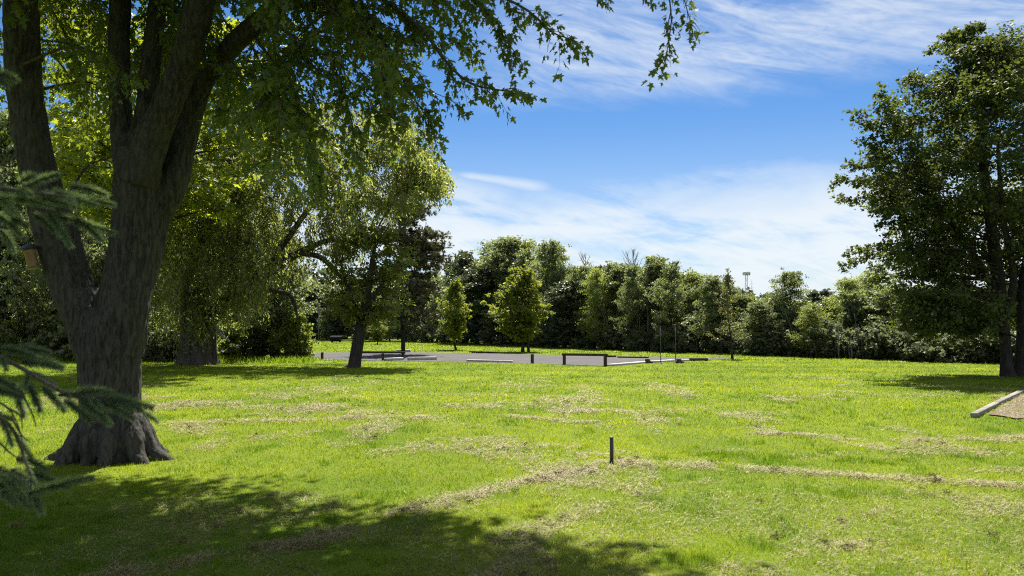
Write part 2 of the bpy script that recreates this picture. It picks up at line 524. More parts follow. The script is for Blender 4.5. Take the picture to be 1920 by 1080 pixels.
def seg_dist(x, y, a, b):
    d = np.asarray(b) - np.asarray(a)
    t = np.clip(((x - a[0]) * d[0] + (y - a[1]) * d[1]) / (d @ d), 0, 1)
    return np.hypot(x - a[0] - t * d[0], y - a[1] - t * d[1])


# dry clippings: windrows (polylines, width) and patches, all as ground shapes
ROWS = []
for pix, w, k in (
    ([(180, 1085), (420, 1045), (640, 1000), (800, 952), (900, 928), (1010, 900), (1090, 882), (1160, 872), (1260, 874), (1370, 880), (1500, 889), (1700, 902), (1960, 918)], 0.25, 1.0),
    ([(1090, 882), (1160, 872), (1260, 874)], 0.30, 0.6),
    ([(960, 1010), (1060, 975), (1150, 945), (1230, 920), (1330, 905)], 0.16, 0.4),
    ([(900, 1100), (1010, 1010), (1100, 960)], 0.12, 0.4),
    ([(1420, 1100), (1500, 1030), (1580, 985), (1660, 960)], 0.12, 0.30),
    ([(280, 762), (420, 758), (560, 768), (640, 764)], 0.7, 0.7),
    ([(350, 795), (470, 790), (600, 788), (700, 782), (800, 785)], 0.4, 1.0),
    ([(500, 778), (600, 772), (720, 776)], 0.5, 0.7),
    ([(950, 780), (1000, 784), (1060, 792), (1110, 792)], 0.25, 0.9),
    ([(1080, 770), (1200, 772), (1330, 768), (1450, 776)], 0.35, 0.5),
    ([(1430, 815), (1480, 813), (1530, 818)], 0.2, 1.0),
    ([(1740, 826), (1800, 822), (1860, 826), (1925, 820)], 0.28, 1.0),
    ([(1850, 886), (1900, 884), (1960, 890)], 0.22, 1.0),
    ([(1500, 860), (1600, 852), (1720, 866)], 0.25, 0.3),
    ([(1330, 848), (1400, 846)], 0.18, 0.35),
    ([(1600, 745), (1740, 742), (1800, 738)], 0.6, 0.35),
    ([(1560, 1030), (1610, 1022)], 0.18, 0.6), ([(1340, 1070), (1410, 1060)], 0.14, 0.7),
    ([(1010, 858), (1060, 856)], 0.10, 0.6), ([(800, 790), (880, 800)], 0.3, 0.3),
    ([(620, 745), (800, 740), (1000, 744)], 0.6, 0.3),
):
    ROWS.append((np.array([G(*p)[:2] for p in pix]), w, k))


def dryness(x, y):
    r = np.zeros(x.shape)
    for pts, w, k in ROWS:
        d = np.full(x.shape, 1e9)
        for a, b in zip(pts[:-1], pts[1:]):
            d = np.minimum(d, seg_dist(x, y, a, b))
        r = np.maximum(r, k * np.exp(-(d / w) ** 2))
    nz = 0.5 * fbm(x * 1.7, y * 1.1, 5, 4) + 0.5 * fbm(x * 5.5, y * 3.4, 15, 3)
    thin = np.clip((fbm(x * 0.8, y * 0.45, 33, 4) - 0.56) * 4.5, 0, 0.55) * np.exp(-((y - 19) / 13) ** 2)
    # thin scatter of cut grass over the strip mown last, this side of the long row
    row = np.interp(x, [-9, -4.7, -1.2, 0.4, 1.6, 3.4, 7.5], [4, 5.6, 8.6, 10.4, 11.2, 10.8, 9.4])
    mown = np.clip((row - y) * 1.5, 0, 1) * np.clip((fbm(x * 1.1 + y * 0.8, y * 0.7 - x * 0.5, 61, 4) - 0.40) * 2.2, 0, 0.16)
    return np.clip(r * np.clip((nz - 0.27) * 3.2, 0, 1.1) + thin * (nz > 0.4) + mown, 0, 1)


# the sheet: fine near the camera, coarse out to the horizon
def grid_axis(lo, hi, fine_lo, fine_hi, step):
    a = [fine_lo]
    while a[-1] < fine_hi: a.append(a[-1] + step)
    s = step
    while a[-1] < hi: s *= 1.35; a.append(a[-1] + s)
    b = []; s = step; c = fine_lo
    while c > lo: s *= 1.35; c -= s; b.append(c)
    return np.array(b[::-1] + a)


def ground_z(x, y):
    return 0.05 * (fbm(x * 0.35, y * 0.35, 91, 3) - 0.5) * np.clip((34 - y) / 10, 0, 1) * np.clip((y + 6) / 6, 0, 1)


gx = grid_axis(-1500, 1500, -14, 14, 0.4); gy = grid_axis(-400, 2500, -2, 36, 0.4)
XX, YY = np.meshgrid(gx, gy)
ZZ = ground_z(XX, YY)
mb = MB()
nx, ny = len(gx), len(gy)
i = np.arange(ny - 1)[:, None] * nx; j = np.arange(nx - 1)[None, :]
q = np.stack([i + j, i + j + 1, i + nx + j + 1, i + nx + j], -1).reshape(-1, 4)
mb.add(np.stack([XX, YY, ZZ], -1), q, np.full(len(q), 4))
o = mb.build('ground', M_SOIL, smooth=True); tag(o, kind='structure')


def sheet(name, poly, z, mat):
    mb = MB()
    mb.add([(x, y, z) for x, y in poly], np.arange(len(poly)), [len(poly)])
    o = mb.build(name, mat); tag(o, kind='structure')
    return o


sheet('gravel_lot', LOT, 0.012, M_GRAVEL)
sheet('mulch_bed', BED, 0.03, M_MULCH)


# ------------------------------------------------------------------ grass
def scatter(n, y0, y1, power, half=0.80, pad=2.0):
    u = rng.random(n)
    if abs(power - 1) < 1e-6:
        y = y0 * (y1 / y0) ** u
    else:
        e = 1 - power
        y = (y0 ** e + u * (y1 ** e - y0 ** e)) ** (1 / e)
    x = (rng.random(n) * 2 - 1) * (half * y + pad)
    return x, y


def grass(n, y0, y1, power, h0, w0, hs, ws):
    x, y = scatter(n, y0, y1, power)
    clump = fbm(x * 6, y * 6, 3, 2)
    keep = (~in_poly(x, y, LOT)) & (~in_poly(x, y, BED) | (fbm(x * 2, y * 2, 9, 3) > 0.47)) & (rng.random(n) < 0.35 + 0.9 * clump)
    x, y, clump = x[keep], y[keep], clump[keep]; n = len(x)
    dry = dryness(x, y)
    low = np.clip((fbm(x * 0.5, y * 0.30, 44, 4) - 0.5) * 1.8 + 0.5, 0, 1)
    fine_ = fbm(x * 3.2, y * 1.8, 71, 3)
    tuft = np.clip((fbm(x * 2.6, y * 1.9, 123, 3) - 0.62) * 7, 0, 1)
    # the mower's passes
    stripe = 0.5 + 0.5 * np.sin((y + 0.10 * x + 0.5 * np.sin(x * 0.2)) * 1.5)
    sc = np.maximum(y / 8.0, 0.8)
    h = h0 * sc ** hs * (0.45 + 0.9 * rng.random(n)) * (0.55 + 0.9 * clump) * (1 - 0.35 * dry)
    w = w0 * sc ** ws * (0.7 + 0.6 * rng.random(n))
    a = rng.random(n) * 2 * math.pi
    lean = h * (0.25 + 0.75 * rng.random(n)); la = rng.random(n) * 2 * math.pi
    ca, sa = np.cos(a) * w / 2, np.sin(a) * w / 2
    z = ground_z(x, y) - 0.004
    V = np.empty((n, 3, 3))
    V[:, 0] = np.stack([x - ca, y - sa, z], 1); V[:, 1] = np.stack([x + ca, y + sa, z], 1)
    V[:, 2] = np.stack([x + np.cos(la) * lean, y + np.sin(la) * lean, z + h], 1)
    h = h * (1 + 0.9 * tuft)
    V[:, 2, 2] = z + h
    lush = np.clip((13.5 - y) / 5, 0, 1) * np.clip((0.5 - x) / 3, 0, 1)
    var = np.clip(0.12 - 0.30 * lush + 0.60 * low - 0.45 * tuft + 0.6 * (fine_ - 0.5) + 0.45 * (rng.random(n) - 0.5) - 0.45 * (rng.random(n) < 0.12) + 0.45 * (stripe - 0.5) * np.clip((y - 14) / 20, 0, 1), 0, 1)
    isdry = np.clip(dry * 0.75 * (0.4 + rng.random(n)) + (rng.random(n) < 0.03 + 0.05 * (low > 0.55)) * 0.6, 0, 1)
    return V.reshape(-1, 3), n, var, isdry


mb = MB()
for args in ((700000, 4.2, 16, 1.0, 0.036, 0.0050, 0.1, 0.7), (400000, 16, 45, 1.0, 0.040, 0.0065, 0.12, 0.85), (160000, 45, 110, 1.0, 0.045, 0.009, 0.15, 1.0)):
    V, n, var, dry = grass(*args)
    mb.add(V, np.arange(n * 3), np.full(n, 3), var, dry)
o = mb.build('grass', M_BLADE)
tag(o, 'short mown green grass over the whole field', 'grass', kind='stuff')


# dry clippings lying on the grass
def clippings(n, y0, y1):
    x, y = scatter(n, y0, y1, 1.0)
    d = dryness(x, y)
    d = np.where(in_poly(x, y, BED), 0.6, d)
    keep = (rng.random(n) < d ** 1.3) & (~in_poly(x, y, LOT))
    x, y, d = x[keep], y[keep], d[keep]; n = len(x)
    sc = np.maximum(y / 9, 0.8)
    L = (0.022 + 0.045 * rng.random(n)) * sc ** 0.5; w = 0.0021 * sc ** 0.85 * (0.6 + 0.8 * rng.random(n))
    a = rng.random(n) * math.pi * 2; p = (rng.random(n) - 0.5) * 0.9
    z = ground_z(x, y) + 0.016 + 0.020 * d * rng.random(n)
    dx_, dy_, dz_ = np.cos(a) * np.cos(p) * L, np.sin(a) * np.cos(p) * L, np.sin(p) * L
    px_, py_ = -np.sin(a) * w, np.cos(a) * w
    V = np.empty((n, 4, 3))
    V[:, 0] = np.stack([x - px_, y - py_, z], 1); V[:, 1] = np.stack([x + px_, y + py_, z + w * 0.6], 1)
    V[:, 2] = np.stack([x + dx_ + px_, y + dy_ + py_, z + np.abs(dz_)], 1); V[:, 3] = np.stack([x + dx_ - px_, y + dy_ - py_, z + np.abs(dz_)], 1)
    return V.reshape(-1, 3), n, np.clip(rng.random(n) * 0.9 + 0.5 * (fbm(x * 3, y * 3, 8, 2) - 0.4), 0, 1)


V, n, var = clippings(1500000, 4.5, 32)
mb = MB(); mb.add(V, np.arange(n * 4), np.full(n, 4), var)
o = mb.build('dry_clippings', M_STRAW)
tag(o, 'straw coloured dry grass clippings in rows and patches on the lawn', 'clippings', kind='stuff')

# tufts of longer grass the mower missed
mb = MB()
for px, py in ((1316, 856), (1338, 853), (1362, 860), (1384, 855), (1410, 862), (1455, 858), (1478, 861), (1520, 858), (1548, 852), (1578, 866), (1602, 862), (1640, 868), (1668, 872), (1700, 866), (1240, 862), (1345, 868), (1130, 790), (1240, 779), (1420, 800), (1500, 822), (1560, 846), (700, 835), (900, 815), (980, 846), (1790, 858), (1860, 845), (640, 770), (830, 762)):
    g_ = G(px, py); n_ = 90
    x_ = g_[0] + rng.normal(size=n_) * .09; y_ = g_[1] + rng.normal(size=n_) * .06; h_ = .03 + .075 * rng.random(n_); a_ = rng.random(n_) * 6.28; z_ = ground_z(x_, y_)
    V = np.empty((n_, 3, 3)); V[:, 0] = np.stack([x_ - np.cos(a_) * .004, y_ - np.sin(a_) * .004, z_], 1); V[:, 1] = np.stack([x_ + np.cos(a_) * .004, y_ + np.sin(a_) * .004, z_], 1)
    V[:, 2] = np.stack([x_ + rng.normal(size=n_) * .03, y_ + rng.normal(size=n_) * .03, z_ + h_], 1)
    mb.add(V.reshape(-1, 3), np.arange(3 * n_), np.full(n_, 3), .12 * rng.random(n_), .1 * rng.random(n_))
o = mb.build('grass_tufts', M_BLADE)
tag(o, 'small dark tufts of longer grass near the dry rows', 'grass', kind='stuff')

# darker clods of clippings in and around the rows
mb = MB()
cx, cy = scatter(26000, 5.0, 22, 1.0)
d = dryness(cx, cy)
keep = (rng.random(len(cx)) < 0.34 * d ** 2 + 0.0012) & (~in_poly(cx, cy, BED))
cx, cy = cx[keep], cy[keep]
for x, y in zip(cx, cy):
    s = 0.012 + 0.028 * rng.random() ** 2
    k = 70
    nrm = rng.normal(size=(k, 3)); ax = rng.normal(size=(k, 3)); ax[:, 2] *= 0.5
    pos = rng.normal(size=(k, 3)) * np.array([s * 0.9, s * 0.9, s * 0.4]) + np.array([x, y, ground_z(np.array([x]), np.array([y]))[0] + s * 0.7 + 0.01])
    mb.leaves(pos, ax, nrm, s * 1.0, T_NARROW, rng.random(k), 0.2, 1.1)
o = mb.build('clipping_clods', M_CLOD)
tag(o, 'dark brown clods of old clippings scattered along the dry rows', 'clippings', kind='stuff')


# ------------------------------------------------------------------ trees: building blocks
def bez(a, c, b, n):
    t = np.linspace(0, 1, n)[:, None]
    return (1 - t) ** 2 * a + 2 * t * (1 - t) * c + t ** 2 * b


def unit(v):
    return v / max(np.linalg.norm(v), 1e-9)


def spray(wood, leaf, rg, a, e, r0, nl, ls, sigma, tmpl, droop=0.25, arch=0.2, t0=0.3, seg=4, centre=None, wid=1.0, flat=0.65, hang=0.3, base_var=0.0, up=0.9, nj=0.55):
    """one branch from a to e with a cloud of leaves along its outer part, in small bunches"""
    a = np.asarray(a, float); e = np.asarray(e, float)
    L = np.linalg.norm(e - a)
    c = 0.5 * (a + e) + np.array([0, 0, arch * L]) + rg.normal(size=3) * 0.06 * L
    path = bez(a, c, e, 7)
    wood.tube(path, np.linspace(r0, r0 * 0.18, 7), seg, cap=False)
    nb = max(3, nl // 14)
    tb = t0 + (1 - t0) * rg.random(nb) ** 0.75
    pb = (1 - tb)[:, None] ** 2 * a + 2 * (tb * (1 - tb))[:, None] * c + tb[:, None] ** 2 * e
    taper = np.clip(1.25 - 0.65 * tb, 0.3, 1)[:, None]
    pb = pb + rg.normal(size=(nb, 3)) * np.array([sigma, sigma, sigma * flat]) * taper
    bi = rg.integers(0, nb, nl)
    pos = pb[bi] + rg.normal(size=(nl, 3)) * sigma * np.array([0.36, 0.36, 0.24])
    out = e - a; out[2] *= 0.3; out = unit(out)
    ax = rg.normal(size=(nl, 3)) * 0.75 + out * 0.5 + np.array([0, 0, -hang])
    nrm = rg.normal(size=(nl, 3)) * nj + np.array([0, 0, up]) + out * 0.25
    bv = rg.random(nb) * 0.6
    leaf.leaves(pos, ax, nrm, ls * (0.65 + 0.7 * rg.random(nl)), tmpl, np.clip(bv[bi] + 0.4 * rg.random(nl) + base_var, 0, 1), 0.25, wid)
    return path


def gen_tree(seed, H, Rr, cb, prof, ns, nl, ls, tmpl, r0, sigma, lobes=0.3, rise=0.7, bend=0.03, hang=0.3, arch=0.15, wid=1.0, fork=0):
    rg = np.random.default_rng(seed)
    wood, leaf = MB(), MB()
    n = 9
    tz = np.linspace(0, H * 0.93, n)
    wob_ = np.cumsum(rg.normal(size=(n, 2)) * bend * H / n * 2, axis=0); wob_[0] = 0
    tr = np.column_stack([wob_, tz])
    rad = r0 * (1 - 0.93 * (tz / tz[-1]) ** 0.85); rad[0] *= 1.45
    tr0 = smooth_path(np.column_stack([tr, rad]), 26)
    wood.tube(tr0[:, :3], np.maximum(tr0[:, 3], 0.01), 9)
    ph = rg.random(4) * 6.28
    for k in range(ns):
        t = (k + rg.random()) / ns
        z = cb + (H - cb) * t
        azm = rg.random() * 2 * math.pi
        lob = 1 + lobes * (math.sin(2 * azm + ph[0] + 3 * t) * 0.5 + math.sin(3 * azm + ph[1] - 5 * t) * 0.5) + lobes * 0.6 * math.sin(9 * t + ph[2])
        rr = Rr * prof(t) * lob * (0.25 + 0.75 * math.sqrt(rg.random()))
        if rg.random() < .14: rr *= 1.35
        za = max(cb * 0.75, min(z - rr * rise * (0.5 + 0.5 * rg.random()), H * 0.9)); za = min(za, tz[-1])
        ax_ = np.array([np.interp(za, tz, tr[:, 0]), np.interp(za, tz, tr[:, 1]), za])
        ee = np.array([np.interp(min(z, tz[-1]), tz, tr[:, 0]) + rr * math.cos(azm), np.interp(min(z, tz[-1]), tz, tr[:, 1]) + rr * math.sin(azm), z])
        if np.linalg.norm(ee - ax_) < 0.15: ee = ax_ + np.array([0.1, 0.1, 0.3])
        spray(wood, leaf, rg, ax_, ee, max(0.012, 0.35 * np.interp(za, tz, rad)), nl, ls, sigma, tmpl, arch=arch, hang=hang, wid=wid, up=0.3, nj=0.8)
    lead = max(.06, .6 * prof(.92) - .05)
    for k in range(5):      # leading shoots that stand out of the top
        azm = rg.random() * 6.28; a_ = np.array([tr[-2, 0], tr[-2, 1], tz[-2]])
        e = a_ + np.array([math.cos(azm) * Rr * lead, math.sin(azm) * Rr * lead, (H - tz[-2]) * (.75 + .5 * rg.random())])
        spray(wood, leaf, rg, a_, e, .03, int(nl * .6), ls, sigma * .6, tmpl, hang=0.0, t0=.2, up=.3, nj=.8)
    return wood, leaf


def place_tree(name, label, cat, loc, wood_me, leaf_me, scale=(1, 1, 1), rz=0.0, group=None):
    t = thing(name, label, cat, loc, rz, group)
    t.scale = scale
    link('trunk', wood_me, t); link('crown', leaf_me, t)
    return t


P_ROUND = lambda t: max(0.12, math.sin(math.pi * min(1, 0.10 + 0.88 * t)) ** 0.55) * (1.0 if t < 0.5 else 1.0)
P_OVAL = lambda t: max(0.10, math.sin(math.pi * (0.06 + 0.9 * t ** 0.85)) ** 0.75)
P_CONE = lambda t: max(0.03, (1 - t) ** 1.05 * min(1, 0.45 + 3 * t))
P_COL = lambda t: max(0.08, min(1, 0.75 + t) * (1 - t) ** 0.55)

# ------------------------------------------------------------------ big silver maple on the left
MY = 12.2                       # depth of its trunk
maple = thing('maple_tree', 'huge silver maple with several thick dark limbs rising from one trunk beside the spruce boughs', 'tree', G(212, 858))
MB0 = np.array(maple.location)
PX = MY / F                     # metres per photo pixel at that depth


def limb(pts, n=30):
    """pts: (px, py, depth, radius px) -> smooth path with radius in metres"""
    q_ = np.array([[*P(a, b, c), r * c / F] for a, b, c, r in pts])
    return smooth_path(q_, n)


LIMBS = {
    'stem': [(212, 880, 12.2, 66), (211, 830, 12.2, 62), (208, 770, 12.2, 59), (206, 700, 12.2, 60), (206, 640, 12.2, 62), (215, 580, 12.2, 56)],
    'left': [(190, 660, 12.2, 50), (165, 595, 12.15, 47), (128, 515, 12.1, 43), (100, 420, 12.0, 41), (74, 330, 12.0, 36), (51, 200, 11.9, 34), (42, 100, 11.8, 35), (40, 0, 11.6, 33), (45, -160, 11.3, 30), (60, -420, 11.0, 22), (90, -700, 10.6, 12)],
    'right': [(215, 660, 12.2, 56), (233, 560, 12.2, 52), (246, 480, 12.2, 47), (254, 400, 12.2, 45), (258, 330, 12.2, 45), (262, 280, 12.2, 40)],
    'a': [(245, 330, 12.3, 28), (232, 270, 12.35, 23), (226, 200, 12.4, 21), (222, 110, 12.5, 20), (226, 0, 12.6, 19), (235, -200, 12.7, 15), (255, -520, 12.9, 8)],
    'b': [(258, 290, 12.3, 24), (270, 215, 12.4, 19), (279, 150, 12.5, 18), (290, 60, 12.6, 17), (300, -20, 12.7, 16), (330, -220, 12.9, 12), (380, -480, 13.2, 6)],
    'c': [(258, 340, 12.1, 40), (282, 270, 12.0, 33), (314, 195, 11.9, 28), (342, 125, 11.8, 27), (366, 50, 11.6, 27), (386, -40, 11.4, 26), (430, -220, 11.0, 22), (520, -450, 10.3, 17), (640, -680, 9.6, 9)],
    'd': [(245, 640, 12.25, 30), (255, 560, 12.3, 27), (275, 480, 12.4, 28), (293, 410, 12.5, 27), (325, 340, 12.5, 28), (345, 260, 12.6, 25), (372, 175, 12.6, 20), (412, 112, 12.4, 18), (460, 62, 12.0, 19), (520, 15, 11.7, 17), (610, -60, 11.3, 14), (740, -170, 10.7, 10), (900, -300, 10.0, 6)],
}
wood = MB()
SK = {}
for k, pts in LIMBS.items():
    q_ = limb(pts, 44); SK[k] = q_
    wood.tube(q_[:, :3], q_[:, 3] * (0.87 if k in ('stem', 'left', 'right') else 0.92), 20)
# root flare
rg = np.random.default_rng(3)
c0 = P(212, 850, MY)
for ang, ln, rr in ((3.25, 1.05, .22), (3.9, .8, .20), (4.5, .62, .17), (5.0, .75, .17), (5.75, .85, .19), (6.2, .98, .19), (0.8, .9, .2), (1.7, .9, .2), (2.5, .95, .2)):
    dr = np.array([math.cos(ang), math.sin(ang), 0])
    pts = [c0 + dr * 0.30 + (0, 0, .62), c0 + dr * 0.45 + (0, 0, .30), c0 + dr * 0.62 * ln ** .5 + (0, 0, .10), c0 + dr * ln * .92 + (0, 0, -.05), c0 + dr * ln * 1.12 + (0.06, 0, -.12)]
    q_ = smooth_path(np.column_stack([np.array(pts), [rr * .7, rr * .85, rr * .62, rr * .36, rr * .15]]), 14)
    q_[:, 2] -= c0[2]
    wood.tube(q_[:, :3], q_[:, 3], 12)
tmp = wood.build('tmp', M_BARK)
md = tmp.modifiers.new('r', 'REMESH'); md.mode = 'VOXEL'; md.voxel_size = 0.022; md.use_smooth_shade = True
dg = bpy.context.evaluated_depsgraph_get()
me = bpy.data.meshes.new_from_object(tmp.evaluated_get(dg))
bpy.data.objects.remove(tmp)
nvt = len(me.vertices)
co = np.empty(nvt * 3, np.float32); me.vertices.foreach_get('co', co); co = co.reshape(-1, 3).astype(float)
no = np.empty(nvt * 3, np.float32); me.vertices.foreach_get('normal', no); no = no.reshape(-1, 3).astype(float)
disp = np.empty(nvt)
for i_ in range(nvt):
    x, y, z = co[i_]
    w_ = mnoise.noise(Vector((x * 2, y * 2, z * 1.1)))
    a_ = 1 - abs(mnoise.noise(Vector((x * 11 + w_ * 1.5, y * 11 + w_, z * 1.7)))) * 2
    b_ = mnoise.noise(Vector((x * 26, y * 26, z * 5)))
    big_ = mnoise.noise(Vector((x * 1.6, y * 1.6, z * 0.9 + 4)))
    disp[i_] = 0.017 * a_ + 0.009 * b_ + 0.04 * big_ * min(1, 0.45 + max(0, 1.0 - z))
co += no * disp[:, None]
me.vertices.foreach_set('co', (co - MB0).astype(np.float32).ravel())
me.materials.clear(); me.materials.append(M_BARK)
me.update()
me.name = 'trunk'
link('trunk', me, maple)

# branches and leaves of the maple
bw, bl = MB(), MB()
rg = np.random.default_rng(21)
COT = 1 / math.tan(SUN_EL)
NLEAF = [0]


def shadow_of(p):
    return p[0] - p[2] * COT * math.sin(SUN_AZ), p[1] - p[2] * COT * math.cos(SUN_AZ)


def shade_ok(p):
    """does the shadow of p fall in the shaded corner of the lawn?"""
    x, y = shadow_of(p)
    if x < -7.2: return y < 13.0
    return y < np.interp(x, [-7.2, -5.2, -2.3, -0.2, 1.5, 4.5], [13.0, 12.5, 11.4, 9.3, 7.0, 3.0])


def leafy_twig(p0, d, L, ls, pairs=0.05, droop=0.5, r=0.005):
    n_ = 6
    t = np.linspace(0, 1, n_)[:, None]
    path = p0 + d * L * t + np.array([0, 0, -1.0]) * droop * L * t ** 2
    bw.tube(path, np.linspace(r, 0.0018, n_), 3, cap=False)
    m_ = max(3, int(L / pairs))
    tt = np.repeat(np.linspace(0.12, 1, m_), 2) + rg.normal(size=2 * m_) * 0.02
    pos = p0 + d * L * tt[:, None] + np.array([0, 0, -1.0]) * droop * L * (tt ** 2)[:, None]
    tang = d + np.array([0, 0, -2.0]) * droop * tt[:, None]
    sd_ = np.cross(tang, np.array([0, 0, 1.0])); sd_ /= np.maximum(np.linalg.norm(sd_, axis=1, keepdims=True), 1e-6)
    sgn = np.where(np.arange(2 * m_) % 2 == 0, 1.0, -1.0)[:, None]
    off = sd_ * sgn * 0.7 + tang * 0.35 + rg.normal(size=(2 * m_, 3)) * 0.35 + np.array([0, 0, -.25])
    off /= np.linalg.norm(off, axis=1, keepdims=True)
    pos = pos + off * (0.03 + 0.05 * rg.random((2 * m_, 1)))
    ax = off + np.array([0, 0, -0.75]) * rg.random((2 * m_, 1)) + rg.normal(size=(2 * m_, 3)) * 0.25
    nrm = rg.normal(size=(2 * m_, 3)) * 0.6 + np.array([0, -0.15, 0.75])
    bl.leaves(pos, ax, nrm, ls * (0.6 + 0.65 * rg.random(2 * m_)), T_MAPLE, np.clip(rg.random() * 0.45 + 0.55 * rg.random(2 * m_), 0, 1), 0.22)
    NLEAF[0] += 2 * m_


def branch(pts, r0, ntw, twl, ls=0.105, t0=0.2, droop=0.45, n=16):
    path = smooth_path(np.array(pts), n)
    bw.tube(path, np.linspace(r0, max(0.004, r0 * 0.2), n), 5, cap=False)
    T = np.gradient(path, axis=0); T /= np.linalg.norm(T, axis=1, keepdims=True)
    for k in range(ntw):
        t = t0 + (1 - t0) * (k + rg.random()) / ntw
        i_ = min(int(t * (n - 1)), n - 1)
        d_ = T[i_] * 0.7 + rg.normal(size=3) * 0.55 + np.array([0, 0, -0.1])
        leafy_twig(path[i_], unit(d_), twl * (0.45 + 0.75 * rg.random()), ls, droop=droop * (0.4 + 0.9 * rg.random()))
    leafy_twig(path[-1], unit(T[-1]), twl * 0.7, ls, droop=droop * 0.5)


def PB(*pts):
    return [P(a, b, c) for a, b, c in pts]


# boughs one can follow in the picture
branch(PB((560, -60, 11), (700, -10, 10.7), (790, 55, 10.5), (835, 115, 10.4), (880, 155, 10.3), (930, 168, 10.3), (975, 172, 10.3)), 0.035, 26, 0.34)
branch(PB((640, -120, 10.8), (800, -60, 10.4), (920, -15, 10.1), (990, 20, 10), (1035, 60, 10), (1072, 74, 10)), 0.03, 24, 0.30)
branch(PB((700, -100, 10.8), (830, -40, 10.5), (900, 10, 10.4), (945, 60, 10.3), (958, 105, 10.3)), 0.022, 22, 0.32)
branch(PB((620, -80, 11), (700, 40, 10.8), (745, 130, 10.7), (780, 190, 10.6), (812, 235, 10.6)), 0.025, 22, 0.34)
branch(PB((690, 60, 10.8), (760, 120, 10.6), (800, 165, 10.5), (840, 185, 10.5)), 0.012, 10, 0.26)
branch(PB((600, -60, 11), (680, 40, 10.9), (715, 130, 10.8), (728, 200, 10.8), (735, 260, 10.8)), 0.02, 20, 0.36)
branch(PB((980, -200, 9), (1140, -130, 8.7), (1235, -50, 8.5), (1258, 20, 8.5), (1254, 75, 8.5), (1246, 120, 8.5)), 0.014, 18, 0.20, ls=0.085)
branch(PB((1235, -50, 8.5), (1275, -15, 8.5), (1290, 25, 8.5), (1297, 55, 8.5)), 0.008, 8, 0.14, ls=0.085)
branch(PB((1000, -150, 9), (1085, -60, 9), (1120, -20, 9), (1132, -4, 9)), 0.008, 5, 0.12, ls=0.085)
branch(PB((1140, -150, 8.7), (1185, -60, 8.7), (1212, -15, 8.7)), 0.008, 4, 0.12, ls=0.085)
branch(PB((470, 60, 12), (520, 130, 11.8), (560, 210, 11.7), (590, 290, 11.6), (600, 335, 11.6)), 0.028, 24, 0.42)
branch(PB((460, 60, 12), (500, 150, 12), (510, 240, 12), (505, 310, 12)), 0.022, 20, 0.42)
branch(PB((560, 0, 11.6), (620, 110, 11.4), (655, 210, 11.3), (672, 300, 11.3)), 0.024, 22, 0.42)
branch(PB((100, 430, 11.9), (150, 330, 12.6), (190, 300, 13.2), (260, 290, 13.6)), 0.03, 4, 0.3)
branch(PB((40, 180, 12.2), (110, 160, 13), (170, 155, 13.3), (215, 190, 13.5)), 0.03, 10, 0.45)
branch(PB((45, 120, 11.6), (120, 90, 11.2), (180, 100, 11), (240, 130, 10.8)), 0.025, 12, 0.45)


# the curtain of hanging boughs
def lower_edge(px):
    return np.interp(px, [60, 120, 200, 300, 400, 470, 560, 640, 700, 745, 790, 850, 900, 960], [240, 270, 250, 190, 220, 290, 330, 330, 290, 235, 170, 110, 90, 50])


made = 0
while made < 140:
    px = 70 + 880 * rg.random() if made < 92 else -60 + 530 * rg.random(); le = lower_edge(px)
    py = le - (le + 130) * rg.random() ** 1.25
    dep = 9.2 + 5.0 * rg.random()
    if px < 430: dep = 13.0 + 2.6 * rg.random()
    e = P(px, py, dep)
    if not shade_ok(e): continue
    anc = SK['d'][32] if px > 450 else (SK['c'][20] if px > 250 else SK['left'][24])
    back = anc[:3] - e; back[2] = 0
    s0 = e + unit(back) * (1.0 + 1.4 * rg.random()) + np.array([0, 0, 0.6 + 0.9 * rg.random()])
    mid_ = 0.45 * s0 + 0.55 * e + np.array([0, 0, 0.25]) + rg.normal(size=3) * 0.12
    branch([s0, mid_, e], 0.016, int(13 + 7 * rg.random()), 0.42, t0=0.1)
    made += 1

# the crown above the frame, which shades the lawn in the near left corner
made = 0
tries = 0
while made < 480 and tries < 90000:
    tries += 1
    x = -15.5 + 21.0 * rg.random(); y = 2.5 + 17.5 * rg.random(); z = 5.4 + 8.4 * rg.random()
    p = np.array([x, y, z])
    dx_, dy_ = x + 5.8, y - 11.6
    if (dx_ / (9.4 if dx_ < 0 else 11.0)) ** 2 + (dy_ / 8.6) ** 2 + ((z - 6.5) / 8.0) ** 2 > 1: continue
    if not shade_ok(p): continue
    sx_, sy_ = shadow_of(p)
    if math.hypot(sx_ + 2.4, sy_ - 2.2) < 1.0: continue
    pyy = HOR - (z - CAMZ) / y * F
    pxx = 960 + x / y * F
    if pyy > -70 - 1.5 * F / y and pxx > -60 - 1.5 * F / y: continue
    if made > 200 and not (-7 < sx_ < 2.5 and 4 < sy_ < 12.9): continue
    nl_ = 130 if made < 200 or sx_ < -4.5 else 75
    if made > 410 and not (-8 < sx_ < -1.8 and 9.6 < sy_ < 12.6): continue
    if 335 < made <= 410 and not (-1 < sx_ < 2.3 and 5.4 < sy_ < 9): continue
    k = ['left', 'a', 'b', 'c', 'd'][rg.integers(0, 5)]
    sk = SK[k]; cand = sk[sk[:, 2] > 7.6]
    i_ = np.argmin(np.linalg.norm(cand[:, :3] - p + np.array([0, 0, 1.2]), axis=1))
    spray(bw, bl, rg, cand[i_, :3], p, 0.03, nl_, 0.16, 0.55, T_MAPLE, arch=0.12, t0=0.5, hang=0.5)
    made += 1
bw.build('branches', M_TWIG, maple, offset=MB0)
bl.build('crown', M_MAPLE, maple, offset=MB0)
print('maple leaves', NLEAF[0], 'clumps', made)

